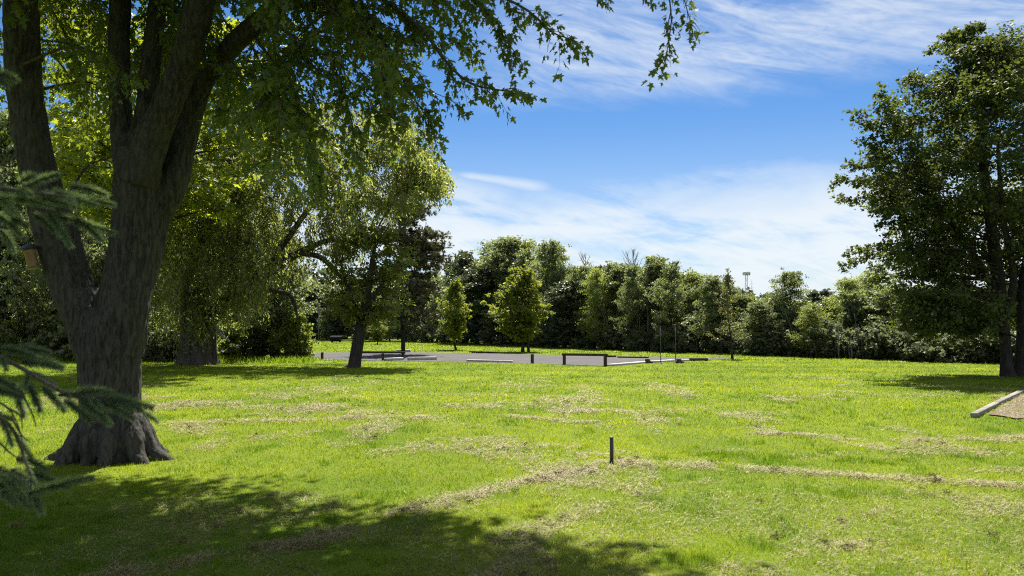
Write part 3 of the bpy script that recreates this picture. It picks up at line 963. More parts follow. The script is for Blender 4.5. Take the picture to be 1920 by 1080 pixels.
# ------------------------------------------------------------------ bird feeder on the left limb
fy = 11.7
fb = P(62, 500, fy)
feeder = thing('bird_feeder', 'tan tube bird feeder with dark blue roof hanging on the left maple limb', 'bird feeder', fb)
feeder.rotation_euler = (0, R(-14), 0)
k = fy / F
mb = MB(); mb.lathe([(0, 0), (.075, 0), (.078, .01), (.078, .20), (.086, .21), (.086, .26), (0, .26)], 18); mb.build('seed_tube', M_FEEDER, feeder, smooth=False)
mb = MB(); mb.lathe([(0, .255), (.135, .262), (.138, .275), (.07, .325), (.02, .345), (0, .345)], 18); mb.build('roof', M_FEEDROOF, feeder, smooth=True)
mb = MB(); mb.lathe([(0, -.025), (.09, -.025), (.098, -.012), (.098, .0), (.08, .004), (0, .004)], 18); mb.build('tray', M_FEEDER, feeder)
mb = MB(); mb.tube(np.array([(0, 0, .34), (.03, 0, .42), (.12, 0, .46), (.22, 0, .44)]), .008, 6); mb.build('hook', M_STAKE, feeder)

# ------------------------------------------------------------------ spruce at the left edge, its boughs reaching into the picture
SPY = 3.9
spruce_base = np.array([-4.1, 4.3, 0.0])
spruce = thing('spruce_tree', 'blue green spruce at the left edge whose soft drooping boughs reach in before the maple', 'tree', spruce_base)
sw = MB()
sw.tube(np.array([(0, 0, -.1), (0.02, 0, .6), (0, .03, 2.5), (0.03, 0, 5.0), (0, 0, 7.6)]), [.19, .15, .12, .07, .012], 12)
sw.build('trunk', M_BARK2, spruce, smooth=True)


def needles(leafmb, path, nl, ln, rg, bright=0.0, w=0.0030):
    """needles brushed forward all round a shoot"""
    n_ = len(path)
    t = rg.random(nl)
    f = t * (n_ - 1); i_ = np.minimum(f.astype(int), n_ - 2); fr = (f - i_)[:, None]
    pos = path[i_] * (1 - fr) + path[i_ + 1] * fr
    T = path[i_ + 1] - path[i_]; T /= np.linalg.norm(T, axis=1, keepdims=True)
    rad = rg.normal(size=(nl, 3)); rad -= (rad * T).sum(1)[:, None] * T
    rad /= np.maximum(np.linalg.norm(rad, axis=1, keepdims=True), 1e-6)
    ax = rad * 0.85 + T * (0.55 + 0.5 * t[:, None])
    ax /= np.linalg.norm(ax, axis=1, keepdims=True)
    sd_ = np.cross(ax, rg.normal(size=(nl, 3))); sd_ /= np.maximum(np.linalg.norm(sd_, axis=1, keepdims=True), 1e-6)
    L = ln * (0.75 + 0.4 * rg.random(nl)) * (1 - 0.35 * t ** 4)
    V = np.empty((nl, 3, 3))
    V[:, 0] = pos - sd_ * w / 2; V[:, 1] = pos + sd_ * w / 2; V[:, 2] = pos + ax * L[:, None]
    leafmb.add(V.reshape(-1, 3), np.arange(nl * 3), np.full(nl, 3), np.clip(bright + 0.3 * t + 0.35 * rg.random(nl), 0, 1))


def bough(stem, shoots, rg, nsub=10, sub=(0.10, 0.20), bright=0.1):
    """stem: list of points; shoots: explicit (from, to, brightness); plus random side shoots"""
    w_, l_ = MB(), MB()
    path = smooth_path(np.array(stem), 18)
    w_.tube(path, np.linspace(.016, .005, 18), 6)
    needles(l_, path[6:], 600, .030, rg, bright * 0.5)
    T = np.gradient(path, axis=0)
    nsub = int(nsub * .6)
    for k in range(nsub):
        t = 0.25 + 0.75 * (k + rg.random()) / nsub
        i_ = min(int(t * 17), 17)
        tg = unit(T[i_]); s_ = unit(np.cross(tg, (0, 0, 1.0))) * (1 if k % 2 else -1)
        L = sub[0] + (sub[1] - sub[0]) * rg.random()
        d_ = unit(tg * 0.8 + s_ * 0.7 + np.array([0, 0, -0.15 - 0.25 * rg.random()]) + rg.normal(size=3) * 0.15)
        c_ = path[i_] + d_ * L * 0.5 + (0, 0, 0.01)
        sp = bez(path[i_], c_, path[i_] + d_ * L + np.array([0, 0, -.05 * L]), 7)
        w_.tube(sp, np.linspace(.005, .002, 7), 4)
        needles(l_, sp, int(620 * L / 0.2), .036, rg, bright, .0030)
    for a_, b_, br in shoots:
        a_, b_ = np.array(a_), np.array(b_)
        sp = bez(a_, 0.5 * (a_ + b_) + np.array([0, 0, .02]), b_, 8)
        w_.tube(sp, np.linspace(.006, .002, 8), 4)
        needles(l_, sp, int(640 * np.linalg.norm(b_ - a_) / 0.2) + 200, .045, rg, br, .0032)
    o_ = w_.build('branch', M_TWIG, spruce, offset=spruce_base)
    l_.build('needles', M_SPRUCE, o_, offset=spruce_base)
    return o_


rg = np.random.default_rng(5)
D_ = SPY
tr_ = lambda z: spruce_base + np.array([0, 0, z])
sh = lambda lst: [(P(a, b, D_ + dz), P(c, d, D_ + dz), br) for a, b, c, d, dz, br in lst]
bough([tr_(2.75), P(-150, 330, 4.1), P(-20, 350, D_), P(70, 362, D_), P(150, 372, D_)],
      sh([(10, 372, 98, 388, 0, .8), (60, 372, 150, 392, .03, .6), (95, 360, 180, 385, .06, .4), (120, 370, 212, 384, .1, .05), (-20, 360, 28, 400, -.1, .8), (-30, 380, 20, 372, -.1, .7),  # paler needles on these shoots: sun on the top bough put into the colour
          (35, 345, 62, 330, .1, .15), (50, 350, 110, 328, .2, .0), (130, 350, 200, 365, .15, .02), (100, 405, 214, 438, .1, .02), (140, 410, 190, 450, .1, .02), (90, 400, 132, 462, .05, .08), (60, 400, 110, 440, .15, 0),
          (-10, 400, 40, 440, .1, .1), (0, 430, 25, 470, .1, .05), (20, 410, 50, 425, .1, .1)]), rg, 10)
bough([tr_(3.2), P(-140, 130, 4.1), P(-60, 140, D_), P(5, 145, D_)], sh([(-10, 140, 30, 150, 0, .1), (-20, 150, 15, 160, 0, .1)]), rg, 4, (.1, .16))
bough([tr_(1.95), P(-160, 610, 4.2), P(-40, 650, D_), P(40, 690, D_), P(120, 735, D_ - .1), P(200, 750, D_ - .1), P(262, 760, D_ - .1)],
      sh([(0, 655, 62, 668, .1, .12), (30, 655, 92, 662, .15, .1), (40, 680, 112, 690, .1, .1), (60, 672, 118, 690, .2, .05), (-30, 700, 42, 738, .1, .12), (-30, 730, 40, 745, .0, .05),
          (110, 742, 150, 742, -.1, .1), (140, 738, 205, 735, -.1, .12), (150, 752, 205, 795, -.1, .1), (180, 752, 250, 785, -.1, .12), (200, 748, 284, 764, -.1, .02), (120, 750, 170, 790, 0, .05), (50, 715, 75, 770, .1, 0), (20, 715, 45, 780, .1, 0), (80, 725, 120, 770, .1, 0)]), rg, 12)
bough([tr_(1.55), P(-150, 760, 4.1), P(-40, 770, D_), P(20, 800, D_), P(50, 870, D_), P(70, 920, D_)],
      sh([(20, 880, 80, 925, 0, .0), (10, 900, 45, 935, 0, .1), (55, 925, 130, 912, -.05, .16), (90, 915, 175, 897, -.05, .12), (30, 930, 55, 950, 0, .14), (60, 930, 78, 962, 0, .15), (-10, 880, 40, 905, .1, 0), (0, 920, 25, 945, 0, .16), (40, 890, 100, 900, .1, 0), (30, 860, 90, 880, .1, -.1)]), rg, 8, (.12, .24), 0.0)
bough([tr_(1.2), P(-150, 880, 4.1), P(-60, 880, D_), P(0, 900, D_)], sh([(-20, 890, 40, 900, .1, .0), (-10, 910, 50, 925, .1, .05)]), rg, 5, (.14, .22), 0.0)
# bare dead twigs hanging by the trunk
w_ = MB()
for pts in (((-20, 745), (15, 765), (35, 800), (45, 845)), ((15, 765), (38, 780), (42, 805)), ((0, 790), (15, 815), (8, 850)), ((-10, 820), (20, 850), (40, 860)), ((20, 780), (40, 815), (58, 830)), ((40, 735), (60, 775), (68, 800))):
    q_ = np.array([P(a, b, D_ - .05) for a, b in pts]); w_.tube(smooth_path(q_, 8), np.linspace(.006, .002, 8), 5)
w_.build('dead_twig', M_TWIG, spruce, offset=spruce_base)
# the rest of the crown, out of frame to the left
l_, w_ = MB(), MB()
for k in range(150):
    z = 0.5 + 7.0 * rg.random(); azm = rg.random() * 6.28
    L = (2.0 - 0.24 * z) * (0.7 + 0.3 * rg.random())
    e = np.array([L * math.cos(azm), L * math.sin(azm), z - 0.25 * L])
    w_pos = spruce_base + e
    if w_pos[1] > 0.3 and w_pos[0] / max(w_pos[1], .1) > -0.76: continue
    a_ = np.array([0, 0, z])
    sp = bez(a_, 0.5 * (a_ + e) + (0, 0, .12), e, 8)
    w_.tube(sp, np.linspace(.018, .004, 8), 4)
    needles(l_, sp[2:], 300, .05, rg, 0.1, .006)
    for s_ in range(5):
        i_ = rg.integers(3, 8); d_ = unit(unit(e) * .7 + rg.normal(size=3) * .5 + np.array([0, 0, -.25]))
        needles(l_, bez(sp[i_], sp[i_] + d_ * .15, sp[i_] + d_ * .3, 5), 130, .05, rg, 0.1, .006)
w_.build('branches', M_TWIG, spruce); l_.build('crown', M_SPRUCE, spruce)

# ------------------------------------------------------------------ right maple
RY = 31.8
rbase = G(1900, 706); rbase = np.array([GX(1900, RY), RY, 0.0])
rt = thing('maple_tree', 'tall dense dark green maple with two leaning stems at the right edge', 'tree', rbase)
w_, l_ = MB(), MB()
rg = np.random.default_rng(11)
RL = {
    's1': [(1892, 712, 31.8, 24), (1888, 690, 31.8, 15), (1884, 630, 31.8, 12), (1876, 560, 31.8, 15), (1862, 450, 31.8, 13), (1845, 320, 31.8, 10), (1836, 190, 31.8, 6), (1834, 75, 31.8, 2)],
    's2': [(1922, 712, 31.8, 30), (1922, 680, 31.8, 22), (1924, 620, 31.8, 20), (1926, 540, 31.9, 20), (1945, 420, 32, 16), (1960, 280, 32, 10), (1965, 130, 32, 4)],
    's3': [(1926, 540, 31.9, 12), (1990, 440, 32.2, 9), (2060, 330, 32.5, 6), (2110, 230, 32.6, 3)],
    's4': [(1876, 560, 31.8, 9), (1820, 470, 31.6, 7), (1760, 390, 31.4, 5), (1700, 330, 31.2, 2.5)],
    's5': [(1884, 610, 31.8, 9), (1900, 520, 30.8, 8), (1880, 400, 29.8, 6), (1870, 260, 29.5, 3)],
}
RS = {}
for k, pts in RL.items():
    q_ = limb(pts, 22); q_[:, 3] *= 0.8; RS[k] = q_
    w_.tube(q_[:, :3], q_[:, 3], 10)
allsk = np.vstack([q_[6:] for q_ in RS.values()])


def near_anchor(p, drop=0.6):
    c_ = allsk[:, :3]
    d_ = np.linalg.norm((c_ - p) * np.array([1, 1, 0.8]), axis=1) + np.where(c_[:, 2] > p[2] - 0.2, 3.0, 0)
    return allsk[np.argmin(d_)]


tips = [(1832, 52), (1770, 66), (1745, 95), (1690, 150), (1645, 163), (1660, 185), (1598, 214), (1640, 232), (1615, 262), (1640, 290), (1592, 308), (1566, 343), (1578, 378), (1620, 345), (1650, 395), (1655, 420), (1582, 480), (1575, 500), (1610, 468), (1640, 500),
        (1660, 520), (1650, 560), (1675, 590), (1690, 615), (1720, 630), (1880, 100), (1905, 115), (1860, 75), (1800, 70), (1700, 560), (1760, 610), (1800, 625), (1840, 600)]
for px, py in tips:
    e = P(px, py, RY + rg.normal() * 0.8)
    a_ = near_anchor(e)
    spray(w_, l_, rg, a_[:3], e, min(.05, max(.02, a_[3] * .4)), 300, .135, .26, T_LOBED, arch=.12, t0=.45)
RPROF = ([40, 70, 120, 165, 215, 260, 310, 345, 400, 440, 475, 510, 560, 600, 640], [10, 70, 140, 200, 255, 262, 285, 290, 245, 235, 255, 240, 232, 215, 185])
for k in range(430):
    py = 82 + 545 * rg.random()
    hw = np.interp(py, *RPROF) * RY / F
    zc = P(1890, py, RY)
    ang = rg.random() * 6.28; rr = hw * (0.12 + 0.84 * math.sqrt(rg.random()))
    e = np.array([GX(1893, RY) + rr * math.cos(ang) * (1.0 if math.cos(ang) < 0 else 0.95), RY + rr * 0.85 * math.sin(ang), zc[2]])
    if py > 490 and e[1] < RY + 1.0 and abs(e[0] - rbase[0]) < 2.0: continue
    if py > 585 and abs(e[0] - rbase[0]) < 1.6: continue
    a_ = near_anchor(e)
    spray(w_, l_, rg, a_[:3], e, min(.05, max(.018, a_[3] * .35)), 250, .130, .40, T_LOBED, arch=.1, t0=.4, flat=.85)
w_.build('trunk', M_BARK2, rt, smooth=True, offset=rbase)
l_.build('crown', M_RIGHT, rt, offset=rbase)

# ------------------------------------------------------------------ mid distance maple with bright back-lit leaves, behind the big trunk
mm = np.array([GX(225, 35.5), 35.5, 0])
mt = thing('maple_tree', 'sunlit yellow green tree glowing behind the limbs of the huge maple', 'tree', mm)
w_, l_ = MB(), MB()
rg = np.random.default_rng(31)
tz = [(0, 0, -.1, .34), (0.1, 0, 1.2, .26), (0.2, 0, 4, .22), (0.6, .1, 7.5, .16), (1.0, 0, 11, .08), (1.2, 0, 14.5, .02)]
q_ = smooth_path(np.array(tz), 24); w_.tube(q_[:, :3] + mm, q_[:, 3], 10)
for k in range(210):
    px = 40 + 500 * rg.random(); top = 20; bot = np.interp(px, [40, 200, 330, 420, 520], [380, 410, 420, 400, 340])
    py = top + (bot - top) * rg.random() ** 0.8
    e = P(px, py, 35.5 + rg.normal() * 2.0)
    i_ = int(np.clip(np.searchsorted(q_[:, 2], e[2] - 1.5), 8, 22))
    spray(w_, l_, rg, q_[i_, :3] + mm, e, .05, 80, .24, .55, T_MAPLE, arch=.12, t0=.55)
w_.build('trunk', M_BARK2, mt, smooth=True, offset=mm); l_.build('crown', M_MIDMAPLE, mt, offset=mm)

# ------------------------------------------------------------------ willow: thick trunk, long limb reaching right
WY = 42.0
wb = np.array([GX(370, WY), WY, 0])
wt = thing('willow_tree', 'old willow with very thick furrowed trunk and drooping grey green crown', 'tree', wb)
w_, l_ = MB(), MB()
rg = np.random.default_rng(41)
WL = {
    't': [(368, 690, 42, 44), (369, 672, 42, 35), (370, 640, 42, 31), (371, 590, 42, 30), (374, 540, 42, 28), (380, 470, 42, 22), (400, 380, 42, 16), (440, 290, 42, 9), (480, 220, 42, 3)],
    'r': [(380, 600, 41.8, 20), (412, 575, 41.6, 16), (440, 552, 41.5, 14), (480, 522, 41.2, 12), (515, 502, 41, 10), (545, 482, 41, 8), (570, 470, 41, 7), (610, 452, 40.8, 5), (650, 452, 40.5, 3), (690, 470, 40.3, 1.6)],
    'r2': [(560, 474, 41, 5), (600, 482, 40.8, 5), (625, 505, 40.6, 4), (650, 530, 40.4, 3), (690, 560, 40.2, 1.5)],
    'r3': [(500, 512, 41, 8), (515, 480, 41, 7), (545, 440, 41.3, 6), (580, 390, 41.6, 5), (640, 320, 42, 3.5), (700, 250, 42.3, 2)],
    'r4': [(480, 522, 41.2, 6), (515, 545, 41, 5), (545, 555, 40.8, 4), (560, 600, 40.6, 2)],
    'l': [(372, 580, 42, 18), (345, 500, 42.3, 13), (330, 420, 42.5, 9), (310, 320, 42.8, 4)],
    'm': [(376, 520, 42, 18), (430, 430, 42.5, 13), (500, 340, 43, 9), (580, 260, 43, 5), (640, 215, 43, 2)],
    'u': [(470, 530, 41.2, 5), (490, 500, 41, 4), (480, 470, 41, 3)],
}
WS = {}
for k, pts in WL.items():
    q_ = limb(pts, 26); WS[k] = q_
    if k == 't':
        # furrowed bole: flutes round the trunk
        th = np.arange(40) * 2 * math.pi / 40
        V = []
        for p_ in q_:
            fl = 1 + 0.09 * np.sin(5 * th + p_[2] * .5) + 0.06 * np.sin(11 * th + 1.3 - p_[2] * .3) + 0.03 * np.sin(17 * th)
            V.append(np.stack([p_[0] + p_[3] * fl * np.cos(th), p_[1] + p_[3] * fl * np.sin(th), np.full(40, p_[2])], 1))
        V = np.array(V); n_ = len(q_)
        i = np.arange(n_ - 1)[:, None] * 40; j = np.arange(40)[None, :]; k2 = (j + 1) % 40
        qq = np.stack([i + j, i + k2, i + 40 + k2, i + 40 + j], -1).reshape(-1, 4)
        w_.add(V.reshape(-1, 3), qq, np.full(len(qq), 4))
    else:
        w_.tube(q_[:, :3], q_[:, 3], 8)
wsk = np.vstack([q_[8:] for q_ in WS.values()])


def willow_strand(p0, L, rg, n=26, ls=.22):
    """a hanging withy with narrow leaves"""
    out = rg.normal(size=3) * 0.25; out[2] = 0
    t = np.linspace(0, 1, 6)[:, None]
    path = p0 + out * L * t ** 0.7 + np.array([0, 0, -1.0]) * L * t ** 1.25
    w_.tube(path, .008, 3, cap=False)
    tt = rg.random(n)
    pos = p0 + out * L * (tt ** .7)[:, None] + np.array([0, 0, -1.0]) * L * (tt ** 1.25)[:, None] + rg.normal(size=(n, 3)) * .10
    ax = rg.normal(size=(n, 3)) * .55 + np.array([0, 0, -.75]); nrm = rg.normal(size=(n, 3)) + np.array([0, 0, .35])
    l_.leaves(pos, ax, nrm, ls * (.7 + .6 * rg.random(n)), T_NARROW, np.clip(.5 * rg.random() + .5 * rg.random(n), 0, 1), .1, 1.7)


WEDGE_X = [285, 330, 400, 470, 540, 600, 660, 720, 760, 800, 828]
W_TOP = [330, 280, 250, 215, 190, 195, 200, 215, 225, 275, 330]
W_BOT = [560, 610, 590, 560, 480, 470, 470, 420, 375, 350, 342]
k = 0
while k < 560:
    px = 285 + 545 * rg.random()
    top, bot = np.interp(px, WEDGE_X, W_TOP), np.interp(px, WEDGE_X, W_BOT)
    py = top + (bot - top) * rg.random()
    dep = 42 + rg.normal() * 2.4
    if px > 700: dep = 42 + rg.normal() * 1.4
    e = P(px, py, dep)
    d_ = np.linalg.norm(wsk[:, :3] - e, axis=1); a_ = wsk[np.argmin(d_)]
    if rg.random() < .55:
        L_ = np.linalg.norm(e - a_[:3]); c_ = .5 * (e + a_[:3]) + np.array([0, 0, .2 * L_])
        w_.tube(bez(a_[:3], c_, e, 6), np.linspace(.03, .010, 6), 4, cap=False)
    for s_ in range(5):
        willow_strand(e + rg.normal(size=3) * .35, (.8 + 1.1 * rg.random() if py > 380 else .5 + .6 * rg.random()) * (1.0 if px < 640 else .6), rg)
    k += 1
for k in range(110):
    px = 290 + 190 * rg.random(); py = 300 + 250 * rg.random()
    if 335 < px < 405 and py > 480: continue
    e = P(px, py, 37.5 + 3.0 * rg.random())
    a_ = wsk[np.argmin(np.linalg.norm(wsk[:, :3] - e - np.array([0, 0, 1.0]), axis=1))]
    w_.tube(bez(a_[:3], .5 * (e + a_[:3]) + np.array([0, 0, .8]), e, 6), np.linspace(.03, .010, 6), 4, cap=False)
    for s_ in range(5): willow_strand(e + rg.normal(size=3) * .4, .9 + 1.0 * rg.random(), rg)
w_.build('trunk', M_BARKW, wt, smooth=True, offset=wb); l_.build('crown', M_WILLOW, wt, offset=wb)

# pale dead branch broken off against the willow
pts = [P(400, 600, 41.2), P(408, 618, 41.0), P(418, 630, 40.8), P(430, 640, 40.6)]
mb = MB(); mb.tube(smooth_path(np.array(pts), 10), np.linspace(.10, .05, 10), 8)
mb.tube(smooth_path(np.array([pts[1], pts[1] + (.25, 0, -.1), pts[1] + (.4, 0, -.45)]), 6), np.linspace(.05, .02, 6), 6)
o = mb.build('broken_branch', M_DEAD, smooth=True); tag(o, 'pale barkless broken branch leaning off the thick willow trunk', 'branch')

# ------------------------------------------------------------------ small dark trunk tree in front of the lot
sb = np.array([GX(664, 39), 39, 0])
st = thing('olive_tree', 'small tree with dark leaning trunk standing before the gravel lot', 'tree', sb)
w_, l_ = MB(), MB()
rg = np.random.default_rng(51)
SL = [[(662, 695, 39, 20), (664, 686, 39, 13), (668, 660, 39, 11.5), (675, 620, 39, 11), (681, 590, 39, 10), (690, 540, 39, 7), (700, 480, 39, 4), (705, 430, 39, 2)],
      [(678, 610, 39, 7), (667, 585, 39, 6), (655, 550, 39, 4), (640, 500, 39, 2)], [(681, 590, 39, 6), (705, 550, 39, 4), (735, 510, 39, 2)],
      [(662, 690, 38.9, 8), (650, 690, 38.9, 5), (643, 692, 38.8, 2)]]
ssk = []
for pts in SL:
    q_ = limb(pts, 18); w_.tube(q_[:, :3], q_[:, 3], 9); ssk.append(q_[8:])
ssk = np.vstack(ssk[:3])
for k in range(120):
    t = rg.random(); py = 425 + 185 * t
    hw = np.interp(py, [425, 470, 540, 590, 615], [45, 75, 88, 80, 50])
    e = P(695 + hw * (rg.random() * 2 - 1) * .95, py, 39 + rg.normal() * 1.0)
    d_ = np.linalg.norm(ssk[:, :3] - e, axis=1) + np.where(ssk[:, 2] > e[2] + .3, 2, 0); a_ = ssk[np.argmin(d_)]
    spray(w_, l_, rg, a_[:3], e, .025, 90, .17, .34, T_LEAF, arch=.2, t0=.4, wid=.8)
w_.build('trunk', M_BARK2, st, smooth=True, offset=sb); l_.build('crown', M_SMALLTREE, st, offset=sb)

# ------------------------------------------------------------------ pine behind the willow
pb = np.array([GX(765, 58), 58, 0])
pt = thing('pine_tree', 'tall open brownish pine with flat drooping plumes beside the willow', 'tree', pb)
w_, l_ = MB(), MB()
rg = np.random.default_rng(61)
q_ = limb([(756, 664, 58, 4), (755, 600, 58, 3.5), (752, 500, 58, 3), (748, 400, 58, 2.4), (742, 310, 58, 1)], 26)
w_.tube(q_[:, :3], q_[:, 3], 8)
plumes = [(812, 372), (806, 395), (800, 405), (790, 350), (838, 445), (846, 462), (832, 470), (820, 440), (845, 480), (838, 492), (815, 465), (800, 450), (826, 505), (810, 520), (800, 545), (790, 570), (820, 540), (780, 470), (790, 500), (775, 530), (805, 480), (770, 420), (785, 400),
          (760, 580), (740, 560), (725, 520), (710, 480), (700, 440), (720, 400), (740, 360), (750, 330), (770, 600), (810, 590), (745, 600), (760, 480), (755, 440), (765, 520), (750, 500), (762, 550), (740, 450), (758, 410), (730, 580), (775, 575), (768, 455)]
for px, py in plumes:
    for s_ in range(2):
        e = P(px + rg.normal() * 3, py + rg.normal() * 3, 58 + rg.normal() * 1.4)
        i_ = int(np.clip(np.searchsorted(q_[:, 2], e[2] + .2), 3, 25))
        a_ = q_[i_, :3]
        c_ = .5 * (a_ + e) + (0, 0, -.15)
        path = bez(a_, c_, e, 7); w_.tube(path, np.linspace(.06, .015, 7), 4, cap=False)
        for b_ in range(15):
            tt = .4 + .6 * rg.random()
            p0 = path[int(tt * 6)] + rg.normal(size=3) * np.array([.35, .35, .12])
            n_ = 14; ax = rg.normal(size=(n_, 3)) * .7 + unit(e - a_) * .6 + np.array([0, 0, .25])
            l_.leaves(np.repeat(p0[None], n_, 0) + rg.normal(size=(n_, 3)) * .08, ax, rg.normal(size=(n_, 3)), .28, T_TUFT, np.clip(.3 * rg.random() + .6 * rg.random(n_), 0, 1), .1, .9)
w_.build('trunk', M_BARK2, pt, smooth=True, offset=pb); l_.build('crown', M_PINE, pt, offset=pb)

# ------------------------------------------------------------------ shared tree meshes for the wood and the park
PROTO = {}


def proto(key, wood_m, leaf_m, *a, **k):
    w, l = gen_tree(*a, **k)
    PROTO[key] = (w.mesh(key + '_trunk', wood_m, True), l.mesh(key + '_crown', leaf_m))


for s in range(3):
    proto(f'round{s}', M_BARK2, M_WOOD, 100 + s, 10, 2.9, 1.4, P_ROUND, 120, 246, 0.129, T_CLUMP, .16, .42, rise=.7)
    proto(f'col{s}', M_BARK2, M_WOOD, 120 + s, 10, 1.9, 0.6, P_COL, 120, 140, 0.15, T_CLUMP, .12, .34, rise=1.1, lobes=.5)
    proto(f'dark{s}', M_BARK2, M_WOODDARK, 130 + s, 10, 2.9, 0.8, P_ROUND, 120, 150, 0.18, T_CLUMP, .16, .42, rise=.7)
for s in range(6):
    proto(f'oval{s}', M_BARK2, M_WOOD, 110 + s, 10, 2.9, 1.2, P_OVAL, 110, 232, 0.117, T_CLUMP, .14, .36, rise=.9, lobes=.45)
for s in range(2):
    proto(f'light{s}', M_DEAD, M_WOODLIGHT, 140 + s, 10, 2.9, 1.5, P_OVAL, 95, 217, 0.109, T_CLUMP, .11, .42, rise=1.1)
    proto(f'cone{s}', M_BARK2, M_WOOD, 150 + s, 10, 3.6, 0.5, P_CONE, 150, 130, 0.12, T_CLUMP, .13, .18, rise=.5, arch=.05, lobes=.4)
    proto(f'shrub{s}', M_TWIG, M_DUSTY, 160 + s, 3, 1.3, 0.15, P_ROUND, 60, 80, .17, T_CLUMP, .04, .28, rise=1.0)
    proto(f'greenshrub{s}', M_TWIG, M_WOODLIGHT, 170 + s, 3, 1.3, 0.15, P_ROUND, 60, 80, .17, T_CLUMP, .04, .28, rise=1.0)
proto('young0', M_BARK2, M_YOUNG, 180, 6.5, 2.0, 1.3, P_OVAL, 130, 95, .17, T_LOBED, .10, .26, rise=.9, lobes=.2)
proto('young1', M_BARK2, M_YOUNG, 181, 6.5, 1.5, 1.2, P_OVAL, 95, 85, .17, T_LOBED, .09, .24, rise=.9, lobes=.35)
proto('sapling', M_BARK2, M_YELLOWISH, 190, 6.0, 1.5, 1.3, lambda t: max(.15, 1 - t) ** .9, 34, 46, .13, T_LEAF, .075, .22, rise=.3, lobes=.4)


def treeline_Y(px):
    return CAMZ * F / (np.interp(px, [500, 780, 1000, 1300, 1560, 1900, 2400], [636.5, 641.5, 650, 661, 671, 681, 692]) - HOR)


def put(key, name, label, px, top, width, dY=0.0, Y=None, cat='tree', group=None, H=10.0, Rr=None, rz=None):
    """a copy of a shared tree, so tall and wide as seen in the photograph at its distance"""
    Y = treeline_Y(px) + dY if Y is None else Y
    x = GX(px, Y)
    z = CAMZ + (HOR - top) / F * Y * 1.0
    radius = {'round': 2.9, 'oval': 2.8, 'col': 1.55, 'dark': 2.9, 'light': 2.8, 'cone': 3.1, 'shrub': 1.3, 'greenshrub': 1.3, 'young': 1.9, 'sapling': 1.5}[key.rstrip('0123456789')]
    H = {'shrub': 3, 'greenshrub': 3, 'young': 6.5, 'sapling': 6.0}.get(key.rstrip('0123456789'), 10.0)
    sx = (width / 2 / F * Y) / radius
    w, l = PROTO[key]
    return place_tree(name, label, cat, (x, Y, -0.03), w, l, (sx, sx, z / H * 1.0), random.Random(int(px * 7 + top)).random() * 6.28 if rz is None else rz, group)


GW = 'trees along the edge of the wood'
EDGE = [
    ('dark0', 'dark rounded tree rising just right of the brownish pine', 868, 474, 89, 4),
    ('round0', 'broad tall tree, largest crown in the left part of the wood edge', 945, 448, 168, 6),
    ('dark1', 'dark shadowy tree behind the small single young tree', 895, 505, 134, 1),
    ('dark2', 'dark tree directly behind the bright twin stemmed young tree', 990, 520, 134, 2),
    ('light0', 'slim grey green tree poking up behind the bright twin stemmed tree', 987, 455, 60, 8),
    ('oval1', 'tall pointed tree, highest spire right of the bright twin stemmed tree', 1038, 453, 112, 4),
    ('dark0', 'low dark tree at the foot of the tall pointed tree', 1060, 530, 100, 0),
    ('oval2', 'narrow tree under the left bare dead treetops', 1092, 500, 89, 2),
    ('light1', 'narrow leafy column between the two bare dead treetops', 1122, 508, 84, 0),
    ('oval3', 'mid green tree with rounded top under the right bare dead treetop', 1155, 494, 93, 3),
    ('oval4', 'dark slim tree left of the bushy full crown with the ragged top', 1187, 500, 64, 0),
    ('round1', 'bushy full crown with ragged top, tallest right of the dead trees', 1228, 484, 107, 3),
    ('oval5', 'narrow dark green tree behind the pair of thin grey poles', 1258, 496, 81, 0),
    ('light0', 'pale olive tree just right of the pair of thin grey poles', 1305, 514, 98, 4),
    ('oval0', 'dull green tree left of the lone thin sapling', 1338, 520, 91, 1),
    ('light0', 'scrubby tree right behind the lone thin sapling', 1385, 552, 92, 3),
    ('oval1', 'low bright green tree in front of the floodlight mast', 1425, 566, 85, 0),
    ('oval2', 'pointed dark tree standing up alone right of the floodlight mast', 1480, 510, 100, 2),
    ('light1', 'small yellow green tree right of the lone pointed dark tree', 1522, 572, 78, 0),
    ('dark1', 'far dark blue green tree showing in the gap right of the pointed tree', 1545, 546, 100, 55),
    ('light0', 'wispy pale willow like tree left of the right maple', 1592, 522, 109, 4),
    ('light1', 'feathery pale tree half hidden by the right maple outer leaves', 1640, 510, 117, 6),
    ('round2', 'green tree behind the left side of the right maple', 1690, 540, 123, 3),
    ('dark0', 'dark tree in the shade behind the middle of the right maple', 1750, 560, 134, 3),
    ('oval3', 'tree behind the right maple just left of its stems', 1815, 545, 130, 4),
    ('round1', 'tree behind the gap between the two stems of the right maple', 1880, 530, 134, 4),
    ('dark2', 'dark tree past the right maple at the edge of the picture', 1960, 520, 156, 3),
    ('round0', 'tree beyond the right edge of the picture', 2060, 520, 156, 3),
]
for k, (key, label, px, top, wd, dY) in enumerate(EDGE):
    put(key, 'forest_tree', label, px, top, wd, dY, group=GW)

